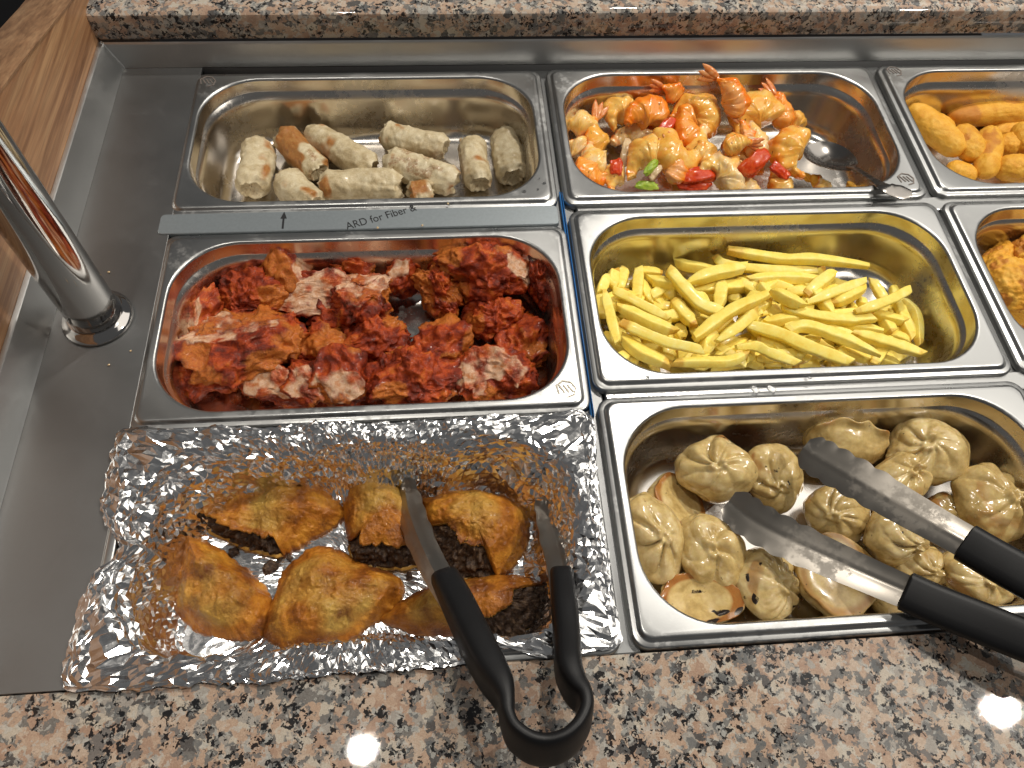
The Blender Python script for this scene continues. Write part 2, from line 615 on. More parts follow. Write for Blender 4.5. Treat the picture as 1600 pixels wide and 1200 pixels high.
def rotz(a):
    a = math.radians(a)
    return np.array([[math.cos(a), -math.sin(a), 0], [math.sin(a), math.cos(a), 0], [0, 0, 1]])


def align(zv, spin=0.0):
    z = np.array(zv, float)
    z /= np.linalg.norm(z)
    x = np.cross((0, 1, 0), z)
    x /= np.linalg.norm(x)
    return np.stack([x, np.cross(z, x), z], 1) @ rotz(spin)


def catmull(pts, n):
    pts = np.array(pts, float)
    if len(pts) == 2:
        return pts[0] + (pts[1] - pts[0]) * np.linspace(0, 1, n)[:, None]
    P = np.vstack([2 * pts[0] - pts[1], pts, 2 * pts[-1] - pts[-2]])
    out = []
    for t in np.linspace(0, len(pts) - 1 - 1e-6, n):
        i = int(t)
        u = t - i
        a, b, c, d = P[i:i + 4]
        out.append(0.5 * (2 * b + (c - a) * u + (2 * a - 5 * b + 4 * c - d) * u * u + (3 * b - a - 3 * c + d) * u ** 3))
    return np.array(out)


# ---------------------------------------------------------------- food materials
def food(name, cols, attr=None, acols=None, a2=None, a2col=None, rough=(0.3, 0.5), bump=0.3, bscale=900, sss=0.0, sssr=(1, .5, .25), coat=0.0, scale=120, bd=0.0008, var=0.12, ar=(0.30, 0.62), a2r=(0.46, 0.60), spec=0.3):
    k = NT(name)
    v = k.co()
    big = k.noise(v, scale, 4, 0.6, 0.3)[0]
    fine = k.noise(v, bscale, 4, 0.65)[0]
    r = k.rnd()
    shift = k.math('MULTIPLY', k.math('SUBTRACT', r, 0.5), var)
    fac = k.math('ADD', big, shift)
    n = len(cols)
    col = k.ramp(fac, [(0.30 + 0.40 * i / max(1, n - 1), c) for i, c in enumerate(cols)])
    if attr:
        f2 = k.math('ADD', k.attr(attr), k.math('MULTIPLY', k.math('SUBTRACT', fine, 0.5), 0.5))
        m = k.ramp(f2, [(ar[0], g3(0)), (ar[1], g3(1))])
        ac = k.ramp(k.noise(v, scale * 2.2, 4, 0.65)[0], [(0.32 + 0.36 * i / max(1, len(acols) - 1), c) for i, c in enumerate(acols)])
        col = k.mix(m, col, ac)
    if a2:
        f3 = k.math('ADD', k.attr(a2), k.math('MULTIPLY', k.math('SUBTRACT', k.noise(v, scale * 4, 4, 0.7)[0], 0.5), 1.1))
        col = k.mix(k.ramp(f3, [(a2r[0], g3(0)), (a2r[1], g3(1))]), col, a2col)
    keep = k.math('SUBTRACT', 1.0, k.math('MULTIPLY', k.attr(attr), 0.8)) if attr == 'meat' else 1.0
    col = k.mix(k.math('MULTIPLY', keep, 0.30), col, k.ramp(fine, [(0.3, g3(0.28)), (0.7, g3(0.75))]), 'OVERLAY')
    k.p(Base__Color=col, Roughness=k.n('ShaderNodeMapRange', Value=k.noise(v, scale * 3, 3)[0], i1=0.3, i2=0.7, i3=rough[0], i4=rough[1]).outputs[0],
        Normal=k.bump(fine, k.math('MULTIPLY', keep, bump), bd), Coat__Weight=coat, Coat__Roughness=0.12, Specular__IOR__Level=spec)
    if sss:
        k.p(Subsurface__Weight=sss, Subsurface__Radius=sssr, Subsurface__Scale=0.004)
    return k.m


M_ROLL = food('fried_rice_paper', [(0.42, 0.32, 0.175), (0.56, 0.46, 0.285), (0.66, 0.57, 0.39)], 'brown', [(0.42, 0.21, 0.065), (0.33, 0.12, 0.03)],
              'char', (0.24, 0.09, 0.025), rough=(0.3, 0.5), bump=0.4, bscale=700, coat=0.12, ar=(0.10, 0.75), a2r=(0.45, 0.85))
M_ROLLIN = food('roll_filling', [(0.28, 0.13, 0.05), (0.42, 0.24, 0.10)], bump=0.6)
M_CRUST = food('red_fried_crust', [(0.08, 0.012, 0.004), (0.22, 0.024, 0.006), (0.44, 0.062, 0.010), (0.58, 0.140, 0.019)], 'meat',
               [(0.50, 0.18, 0.06), (0.58, 0.31, 0.17), (0.70, 0.47, 0.31), (0.55, 0.27, 0.18)], 'gold', (0.54, 0.165, 0.024), rough=(0.35, 0.6), bump=0.8, bscale=620, scale=85, coat=0.10, bd=0.0014, ar=(0.25, 1.0), a2r=(0.3, 0.9), spec=0.3)
M_DOUGH = food('steamed_dough', [(0.40, 0.265, 0.09), (0.59, 0.43, 0.175), (0.72, 0.57, 0.30)], 'brown', [(0.42, 0.19, 0.045), (0.28, 0.10, 0.022)],
               'char', (0.02, 0.012, 0.008), ar=(0.2, 0.95), rough=(0.14, 0.30), bump=0.10, bscale=260, scale=60, sss=0.22, sssr=(1, .6, .3), coat=0.6)
M_SHRIMP = food('cooked_shrimp', [(0.84, 0.40, 0.06), (0.88, 0.53, 0.13), (0.86, 0.64, 0.34)], 'back', [(0.86, 0.17, 0.008), (0.86, 0.27, 0.02)],
                'char', (0.20, 0.07, 0.01), rough=(0.14, 0.32), bump=0.18, bscale=420, scale=70, sss=0.15, sssr=(1, .45, .2), coat=0.4, var=0.35, ar=(0.1, 0.8))
M_TAIL = food('shrimp_tail_shell', [(0.55, 0.11, 0.025), (0.72, 0.24, 0.06), (0.78, 0.38, 0.16)], rough=(0.15, 0.3), bump=0.3, coat=0.4, scale=260)
M_PEPPER = food('red_pepper', [(0.46, 0.030, 0.006), (0.60, 0.055, 0.008), (0.66, 0.13, 0.03)], rough=(0.15, 0.35), bump=0.25, bscale=300, coat=0.1, sss=0.1)
M_GREEN = food('green_onion', [(0.20, 0.33, 0.02), (0.35, 0.45, 0.05), (0.45, 0.52, 0.12)], rough=(0.2, 0.4), bump=0.1)
M_ONION = food('pale_onion', [(0.60, 0.42, 0.22), (0.68, 0.52, 0.32)], rough=(0.15, 0.3), bump=0.1, coat=0.3, sss=0.1)
M_FRY = food('potato_fry', [(0.91, 0.66, 0.10), (0.955, 0.77, 0.165), (0.965, 0.83, 0.27)], 'brown', [(0.68, 0.40, 0.05), (0.60, 0.30, 0.04)], rough=(0.32, 0.5), bump=0.18, bscale=500, scale=90,
             sss=0.08, coat=0.08)
M_CRUMB = food('golden_breading', [(0.66, 0.28, 0.02), (0.76, 0.38, 0.04), (0.82, 0.46, 0.08)], 'brown', [(0.48, 0.17, 0.02), (0.58, 0.24, 0.035)], rough=(0.45, 0.6), bump=0.6, bscale=800, scale=90)
M_PASTRY = food('fried_pastry', [(0.17, 0.045, 0.005), (0.38, 0.130, 0.012), (0.60, 0.260, 0.030)], 'pale', [(0.40, 0.23, 0.04), (0.56, 0.35, 0.08)],
                'char', (0.14, 0.04, 0.008), ar=(0.15, 0.95), a2r=(0.35, 1.0), rough=(0.36, 0.55), bump=0.8, bscale=460, scale=60, coat=0.10, bd=0.0012)
M_PASTRYIN = food('pale_pastry_edge', [(0.50, 0.34, 0.16), (0.60, 0.44, 0.23)], rough=(0.4, 0.6), bump=0.4)
M_FILL = food('dark_minced_filling', [(0.018, 0.010, 0.007), (0.055, 0.030, 0.018), (0.13, 0.08, 0.045)], rough=(0.25, 0.6), bump=0.9, bscale=420, scale=300, bd=0.0015)


# ---------------------------------------------------------------- spring rolls
def spring_roll(label, a, b, r, seed, brown=0.0, bspot=0.5, za=-50, zb=None, lab_part=None):
    r *= 0.93
    a3, b3 = at(a[0], a[1], za), at(b[0], b[1], za if zb is None else zb)
    ax = b3 - a3
    L = np.linalg.norm(ax)
    ax /= L
    up = np.array((0, 0, 1.0))
    sx = np.cross(ax, up)
    sx /= np.linalg.norm(sx)
    su = np.cross(sx, ax)
    nr, nc = 84, 64
    t = np.linspace(0, 1, nr)
    th = np.linspace(0, 2 * math.pi, nc, endpoint=False)
    T, TH = np.meshgrid(t, th, indexing='ij')
    rs = np.random.RandomState(seed)
    seam = rs.uniform(0, 6.28)
    spiral = ((TH - seam + T * rs.uniform(-1.2, 1.2)) % (2 * math.pi)) / (2 * math.pi)
    R_ = r * (1.0 + 0.055 * spiral)
    U = np.stack([T.ravel() * L, np.cos(TH).ravel() * r, np.sin(TH).ravel() * r], 1) + seed * 100
    R_ = R_ + (fbm(U, 26, 2, seed) * 1.5 + ridged(U * (0.6, 1, 1), 8, 3, seed + 3) * 0.62 + np.clip(noise(U, 4.2, seed + 5) - 0.25, 0, 1) * 1.5).reshape(R_.shape)
    endc = 1 - 0.30 * smooth(0.90, 1.0, T) - 0.30 * smooth(0.10, 0.0, T)
    R_ = R_ * endc
    ends = fbm(np.stack([np.cos(TH[0]) * 8, np.sin(TH[0]) * 8, np.full(nc, 0.0)], 1) + seed, 5, 3, seed + 9)
    X = T * L + np.where(T > 0.9, 1, 0) * ends[None, :] * 3.2 * smooth(0.9, 1, T) - np.where(T < 0.1, 1, 0) * ends[None, ::-1] * 3.0 * smooth(0.1, 0, T)
    bend = np.sin(T * math.pi) * rs.uniform(-2.5, 2.5)
    P = a3 + X[..., None] * ax + (R_ * np.cos(TH) + bend)[..., None] * sx + (R_ * np.sin(TH) * 0.94)[..., None] * su
    # tucked, hollow ends
    P = warp(P.reshape(-1, 3), 18, 1.0, seed * 3).reshape(P.shape)
    def inner(ringP, cen, dx, k):
        return cen + (ringP - cen) * k + ax * dx
    c0, c1 = P[0].mean(0), P[-1].mean(0)
    pre = [inner(P[0], c0, 5.0, 0.05), inner(P[0], c0, 4.0, 0.55), inner(P[0], c0, 1.0, 0.84)]
    post = [inner(P[-1], c1, -1.0, 0.84), inner(P[-1], c1, -4.0, 0.55), inner(P[-1], c1, -5.0, 0.05)]
    A = np.concatenate([pre, P, post]).reshape(-1, 3)
    n_r = nr + 6
    br = np.zeros((n_r, nc))
    nb = fbm(U, 22, 3, seed + 40).reshape(nr, nc)
    facing = np.clip(np.sin(TH) * 0.5 + 0.6, 0, 1)
    br[3:-3] = smooth(bspot - brown * 0.8, bspot - brown * 0.8 + 0.7, nb) * 1.0 * facing
    ch = np.zeros((n_r, nc))
    ch[3:-3] = smooth(0.62 - brown * 0.5, 0.8 - brown * 0.3, noise(U, 9, seed + 44).reshape(nr, nc)) * (0.6 if brown > 0.3 else 0.25)
    ch[:3] = 0.45
    ch[-3:] = 0.45
    F = quads(n_r, nc)[:, ::-1]
    o = mesh('spring_roll', A, F, M_ROLL, attrs={'brown': br.ravel(), 'char': ch.ravel()}, label=label, cat='spring roll', group='spring rolls in the back left pan')
    return o


spring_roll('plain pale spring roll standing upright at the far left of its pan', (403, 226), (392, 298), 15.5, 1)
spring_roll('most browned spring roll, with a brown upper end, beside the upright left one', (441, 212), (500, 272), 14, 2, 1.0, 0.5, -44, -49)
spring_roll('long pale diagonal spring roll behind the middle, right of the browned one', (488, 208), (582, 268), 15, 3, 0.12, 0.55, -46, -50)
spring_roll('short spring roll cut off by the front rim between the upright and browned rolls', (446, 276), (492, 322), 14.5, 4, 0.2)
spring_roll('pale spring roll lying level along the front rim in the middle', (502, 292), (628, 290), 15.5, 5, 0.0, 0.6, -49)
spring_roll('rear spring roll with one small brown spot, lying level right of the middle', (598, 210), (696, 232), 14.5, 6, 0.15, 0.45, -47)
spring_roll('spring roll with an orange-brown patch on its right half, in front of the rear one', (604, 254), (712, 284), 15.5, 7, 0.65, 0.55, -47)
spring_roll('upright spring roll with dark flecks, second from the right end', (738, 222), (750, 288), 14, 8, 0.08)
spring_roll('smooth greyish spring roll at the right end of the pan', (786, 208), (803, 278), 14.5, 9, -0.1, 0.7)
o = spring_roll('torn low scrap of spring roll peeping over the front rim', (640, 306), (676, 300), 11, 10, 0.2, 0.5, -47)


# ---------------------------------------------------------------- lumps
def lump(u, v, z, dims, yaw, seed, sub=5, lo=0.25, mid=0.12, hi=0.05, tilt=None):
    V, F = ICO[sub]
    rs = np.random.RandomState(seed)
    Pn = V * 10 + seed * 37.0
    r = 1 + lo * fbm(Pn, 11, 2, seed) + mid * ridged(Pn, 5.5, 2, seed + 5) + hi * ridged(Pn, 2.0, 3, seed + 9)
    P = V * r[:, None] * np.array(dims)
    if tilt is not None:
        P = P @ align(tilt).T
    P = P @ rotz(yaw).T
    return P + at(u, v, z), F


def cut(P, n, d, cen, amp=0.5, seed=0):
    """slice flat across the plane and return how far each vertex was cut"""
    n = np.array(n, float)
    n /= np.linalg.norm(n)
    h = (P - cen) @ n - d
    m = smooth(-0.6, 0.8, h)
    t = np.maximum(h, 0)
    h = None
    wob = ridged(P * (0.35, 1.0, 1.0), 3.6, 2, seed) * amp * 0.45 + ridged(P, 11, 1, seed + 2) * amp * 0.7 + noise(P, 20, seed + 3) * amp * 2.6
    P = P - n * (t * 0.80 - np.minimum(t, 1) * wob)[:, None]
    return P, m


CH = 'pieces of red fried chicken in the pan'
# u, v, z, half sizes mm, yaw, cuts [(normal, distance)], golden, label
chick = [
    (378, 540, -38, (48, 33, 25), 8, [((-0.1, 0.3, 1.0), 14)], .7, 'largest chicken piece at the left, with golden skin and a pale cut top'),
    (312, 505, -44, (18, 34, 20), -15, [((-0.75, -0.2, .75), 7)], .1, 'chicken piece at the left wall with a pale stripe of bare meat'),
    (325, 582, -46, (28, 20, 18), 10, [], .2, 'rough orange-red chicken lump in the front left corner of the pan'),
    (400, 462, -40, (27, 24, 22), 20, [], .05, 'knobbly dark red chicken lump behind the largest piece'),
    (452, 425, -32, (22, 22, 24), 40, [((0.9, -0.1, .55), 11)], .85, 'golden orange chicken piece against the back wall, left of the bare meat'),
    (492, 458, -34, (36, 16, 16), 4, [((0.0, -0.55, .85), 3)], .1, 'chicken piece showing a long pale band of white meat, back centre'),
    (572, 462, -34, (27, 25, 22), 20, [((0.0, 0.35, 1.0), 6)], .45, 'chicken piece with a white shredded top and orange underside, back centre'),
    (556, 424, -34, (16, 10, 15), 0, [], .5, 'small curled brown scrap of crust behind the white meat'),
    (501, 543, -46, (24, 18, 17), -5, [], .75, 'small golden orange chicken piece in the middle of the pan'),
    (583, 535, -48, (30, 22, 18), 10, [], .0, 'dark maroon craggy chicken piece in the middle of the pan'),
    (522, 492, -48, (22, 14, 14), 0, [], .0, 'low dark red chicken crust under the white meat pieces'),
    (434, 604, -46, (24, 18, 18), 0, [((-0.2, -0.5, .8), 6)], .1, 'chicken piece with greyish pink bare meat at the front rim'),
    (480, 602, -44, (16, 20, 18), 30, [((0.1, -0.4, .9), 9)], .4, 'orange chicken piece with a smooth pink fold beside the round cut one'),
    (536, 590, -38, (25, 21, 22), 0, [(TOCAM, 11)], .1, 'round cut chicken piece showing a cream two-lobed face, front centre'),
    (655, 588, -42, (42, 28, 24), -5, [], .35, 'big dark brown and orange craggy chicken piece at the front rim'),
    (648, 404, -34, (17, 15, 22), 0, [], .1, 'pointed red chicken crust standing at the back wall'),
    (626, 436, -40, (15, 14, 18), 0, [(TOCAM, 9)], .1, 'small chicken piece with a tiny pale bare spot, back centre'),
    (686, 450, -38, (21, 27, 22), 15, [], .4, 'orange-brown chicken column between the centre and the big right piece'),
    (690, 535, -42, (24, 25, 22), 0, [], .5, 'bright orange bumpy chicken piece right of the centre'),
    (762, 418, -26, (44, 32, 26), -12, [((0.85, -0.3, .8), 21)], .15, 'big deep red chicken piece in the back right with a white meat stripe'),
    (838, 430, -30, (11, 30, 24), 12, [], .45, 'thin curled flap of crust along the right wall of the pan'),
    (772, 492, -46, (30, 20, 18), -20, [], .0, 'dark red crumpled chicken crust under the big right piece'),
    (815, 540, -50, (22, 24, 15), 10, [], .2, 'reddish brown chicken piece low against the right wall'),
    (772, 588, -44, (31, 25, 22), 0, [((-0.25, -0.3, .9), 9)], .35, 'chicken piece with open pink meat and bone in the front right corner'),
    (600, 590, -50, (16, 18, 15), 0, [], .0, 'small bright red chicken scrap between the round cut piece and the big front one'),
]
for i, (u, v, z, dims, yaw, cuts, gold, lab) in enumerate(chick):
    big = max(dims) > 26
    dims = tuple(d * (0.80 if not cuts else 0.86) for d in dims)
    P, F = lump(u, v, z, dims, yaw, 100 + i, 6 if big else 5, 0.30, 0.13, 0.04)
    cen = at(u, v, z)
    P = warp(warp(P, 24, 6.0, 40 + i), 10, 2.4, 80 + i)
    m = np.zeros(len(P))
    for n_, d_ in cuts:
        P, mm = cut(P, n_, d_ * 1.15 + 2.6, cen, 0.85, 300 + i)
        mm = mm * (0.30 + 0.70 * smooth(-0.55, 0.25, fbm(P + 7, 12, 3, 340 + i)))
        m = np.maximum(m, mm)
    # craggy flakes of crust
    dd = (P - cen) / np.linalg.norm(P - cen, axis=1)[:, None]
    fl = np.clip(ridged(P + i * 91, 9.0, 2, 500 + i) - 0.45, 0, 2) * 2.6 + np.clip(noise(P, 4.6, 610 + i) - 0.1, 0, 1) * 2.2 + fbm(P, 2.8, 3, 700 + i) * 0.75
    P = P + dd * (fl * (1 - m))[:, None]
    P[:, 2] = np.maximum(P[:, 2], -64.6 + 0.3 * np.abs(fl))
    g = smooth(0.30, -0.25, fbm(P + 55, 24, 2, 900 + i) + 0.55 - gold * 0.9) * (1 - m)
    mesh('fried_chicken', P, F, M_CRUST, attrs={'meat': m, 'gold': g * 0.75}, label=lab, cat='fried chicken', group=CH)


# ---------------------------------------------------------------- dumplings
def dumpling(label, u, v, z, rx, ry, rz, axis, seed, n=11, kind='pleat', brown=0.4, char=0.2, yaw=0, amp=0.17, twist=0.9):
    V, F = ICO[6]
    rs = np.random.RandomState(seed)
    pole = np.array((rs.uniform(-.45, .45), rs.uniform(-.45, .2), 1.0))
    pole /= np.linalg.norm(pole)
    A_ = align(pole) if kind == 'pleat' else np.eye(3)
    Vp = V @ A_
    t = np.arccos(np.clip(Vp[:, 2], -1, 1))
    th = np.arctan2(Vp[:, 1], Vp[:, 0])
    knot = rs.uniform(0.3, 0.9)
    Pn = V * 10 + seed * 13.0
    lo = fbm(Pn, 9, 2, seed)
    r = 1 + 0.11 * lo + 0.018 * fbm(Pn, 2.5, 2, seed + 2)
    br = np.zeros(len(V))
    if kind == 'pleat':
        ph = n * (th + 0.18 * noise(np.stack([np.cos(th), np.sin(th), t * 0.4], 1) * 4, 2.2, seed)) + twist * 5 * t
        g = 1 - np.abs(np.sin(ph / 2)) ** 0.75
        depth = 0.55 + 0.9 * np.clip(noise(np.stack([np.cos(th), np.sin(th), 0 * th], 1) * 5, 2.0, seed + 8) + 0.35, 0, 1)
        env = smooth(0.04, 0.34, t) * smooth(1.7, 0.45, t) * (0.75 + 0.45 * np.cos(th - rs.uniform(0, 6.28)))
        r = r - amp * g * env * depth - 0.10 * np.exp(-(t / 0.55) ** 2) + 0.15 * knot * np.exp(-((t - 0.16) / 0.09) ** 2) - 0.12 * np.exp(-(t / 0.08) ** 2)
        lip = 0.10 * np.exp(-((t - 0.2) / 0.1) ** 2) * np.sin(2 * th + seed)
        r = r + lip
        P = V * r[:, None]
        P[:, 2] = np.where(P[:, 2] < -0.55, -0.55 + (P[:, 2] + 0.55) * 0.12, P[:, 2])
        br = smooth(-0.30, -0.50, P[:, 2] + 0.15 * lo) * 0.8 + smooth(0.25, 0.8, fbm(Pn + 9, 8, 3, seed + 70)) * 0.95 * smooth(0.4, 1.0, t)
    elif kind == 'flat':      # browned underside turned up
        P = V * r[:, None]
        top = 0.42 + 0.03 * lo
        h = P[:, 2] - top
        rad = np.hypot(P[:, 0], P[:, 1])
        P[:, 2] = np.where(h > 0, top + h * 0.10 - 0.10 * smooth(0.75, 0.2, rad), P[:, 2])
        P[:, :2] *= (1 + 0.05 * smooth(0.25, 0.42, P[:, 2]))[:, None]
        br = np.exp(-((rad - 0.86) / 0.13) ** 2) * smooth(0.1, 0.35, P[:, 2])
    else:                     # folded half moon with a raised seam
        P = V * r[:, None]
        s = np.exp(-(P[:, 1] / 0.10) ** 2) * smooth(-0.1, 0.5, P[:, 2])
        wave = np.sin(P[:, 0] * 12 + seed) * 0.05
        P[:, 2] += s * (0.30 + wave)
        P[:, 1] += s * np.sin(P[:, 0] * 9 + seed) * 0.09
        side = smooth(0.08, 0.5, np.abs(P[:, 1])) * smooth(0.95, 0.4, np.abs(P[:, 1]))
        P[:, 2] -= 0.10 * side * (0.5 + 0.5 * np.sin(P[:, 0] * 7 + seed)) * (P[:, 2] > 0)
        br = s * 0.55 * smooth(-0.2, 0.5, lo)
    br = br * brown * 2
    ch = smooth(0.35, 0.75, noise(V * 10 + seed, 3.0, seed + 61)) * np.clip(br * 1.0 + (0.35 if char > 0.3 else 0.0), 0, 1) * char * 2
    ch += (noise(V * 10 + 3 * seed, 1.7, seed + 77) > 0.80) * 0.45
    P = warp(P * np.array((rx, ry, rz)) * 0.91, 22, 2.4, seed * 7)
    P = P @ rotz(yaw).T @ align(axis).T
    P = P + at(u, v, z)
    P[:, 2] = np.maximum(P[:, 2], -64.8)
    return mesh('dumpling', P, F, M_DOUGH, attrs={'brown': np.clip(br, 0, 1), 'char': np.clip(ch, 0, 1)}, label=label, cat='dumpling', group='pleated dumplings in the front right pan')


dumpling('glossy dumpling with a big open knot, topmost at the back left of the pan', 1120, 736, -34, 31, 27, 25, (-.15, -.15, 1), 1, 8, amp=.24, brown=.5, char=.3)
dumpling('dumpling with a crisp brown side, right of the big knotted one', 1208, 746, -44, 25, 27, 21, (.1, -.3, .9), 2, 7, brown=.7, char=.4, amp=.15)
dumpling('large oval dumpling against the left wall, its pleats meeting in a star', 1024, 840, -42, 25, 36, 24, (-.05, -.35, .9), 3, 7, yaw=10, amp=.22, twist=.5, brown=.2, char=.05)
dumpling('pale dumpling turned over, its brown rim showing behind the large left one', 1056, 788, -50, 27, 25, 17, (.5, .1, .9), 4, kind='flat', brown=.6, char=.1)
dumpling('pear shaped dumpling with one deep fold, right of the large left one', 1111, 862, -42, 25, 32, 23, (.0, -.25, .9), 5, 5, yaw=25, amp=.26, brown=.25, char=.3)
dumpling('dumpling with fine fan pleats and a burnt spot at the front rim', 1196, 908, -46, 26, 29, 20, (.05, -.15, 1), 6, 13, amp=.17, twist=.25, brown=.35, char=.6)
dumpling('charred dumpling turned over in the front left corner', 1090, 938, -50, 32, 22, 16, (-.1, -.25, 1), 7, kind='flat', brown=1.0, char=1.0)
dumpling('pale smooth dumpling turned over under the lower tong arm', 1302, 900, -48, 29, 33, 18, (.0, -.1, 1), 8, kind='flat', brown=.35, char=.05)
dumpling('grey-gold dumpling with spiral pleats between the two tong arms', 1308, 806, -46, 25, 24, 20, (-.1, -.2, 1), 9, 9, amp=.2, brown=.3, char=.1)
dumpling('round dumpling with a pinched tip between the tong arms, right of the spiral one', 1400, 836, -38, 29, 24, 22, (.35, -.25, .8), 10, 8, amp=.18, brown=.2, char=.05)
dumpling('half moon dumpling with a browned seam at the back wall, behind the upper tong arm', 1318, 692, -38, 37, 22, 22, (.1, .25, 1), 11, kind='fold', brown=.9, char=.2, yaw=-6)
dumpling('large lumpy dumpling at the back wall, right of the half moon one', 1450, 706, -34, 34, 27, 24, (.0, -.1, 1), 12, 10, amp=.15, brown=.2, char=.05)
dumpling('yellow dumpling with a black fleck behind the upper tong arm', 1404, 748, -36, 29, 20, 20, (-.2, -.1, 1), 13, 8, amp=.2, yaw=30, brown=.3, char=.3)
dumpling('large dumpling with strong folds at the right edge of the photo', 1546, 786, -38, 32, 33, 24, (.3, -.1, 1), 14, 9, amp=.24, twist=.3, brown=.3, char=.05)
dumpling('small dumpling low between the tong arms, under the pinched one', 1438, 886, -52, 22, 18, 15, (.0, -.2, 1), 15, 8, amp=.2, brown=.3, char=.1)
dumpling('flat dumpling wing poking out in front of the lower tong arm', 1402, 936, -54, 27, 16, 10, (.1, -.4, .8), 16, kind='fold', brown=.2, char=.0, yaw=-25)
dumpling('wide pleated dumpling between the black tong handles at the right', 1530, 900, -46, 32, 22, 20, (.1, -.3, .9), 17, 10, amp=.2, yaw=-20, brown=.35, char=.2)
dumpling('small dumpling half hidden behind the end of the upper steel arm', 1486, 806, -52, 20, 19, 14, (.1, -.1, 1), 18, 9, amp=.15, brown=.4, char=.1)


# ---------------------------------------------------------------- sweeps
def sweep(path, wd, wid, thk, nc=10, sup=2.6, prof=None):
    """strip along path; wd = width direction per point, wid/thk half sizes"""
    path = np.array(path, float)
    T = np.gradient(path, axis=0)
    T /= np.linalg.norm(T, axis=1)[:, None]
    W = np.array(wd, float)
    W = W - (W * T).sum(1)[:, None] * T
    W /= np.linalg.norm(W, axis=1)[:, None]
    N = np.cross(T, W)
    th = np.linspace(0, 2 * math.pi, nc, endpoint=False) + math.pi / nc
    c, s = np.cos(th), np.sin(th)
    c = np.sign(c) * np.abs(c) ** (2 / sup)
    s = np.sign(s) * np.abs(s) ** (2 / sup)
    P = path[:, None, :] + (np.array(wid)[:, None] * c)[..., None] * W[:, None, :] + (np.array(thk)[:, None] * s)[..., None] * N[:, None, :]
    if prof is not None:
        P = P + (prof(c)[None, :] * np.ones(len(path))[:, None])[..., None] * N[:, None, :]
    n = len(path)
    F = quads(n, nc).tolist() + [list(range(nc))[::-1], [(n - 1) * nc + i for i in range(nc)]]
    return P.reshape(-1, 3), F


# ---------------------------------------------------------------- fries
def fL(x, y):
    return (910 + x / 5.455, 370 + y / 5.455)


def fR(x, y):
    return (1180 + x / 5.455, 370 + y / 5.455)


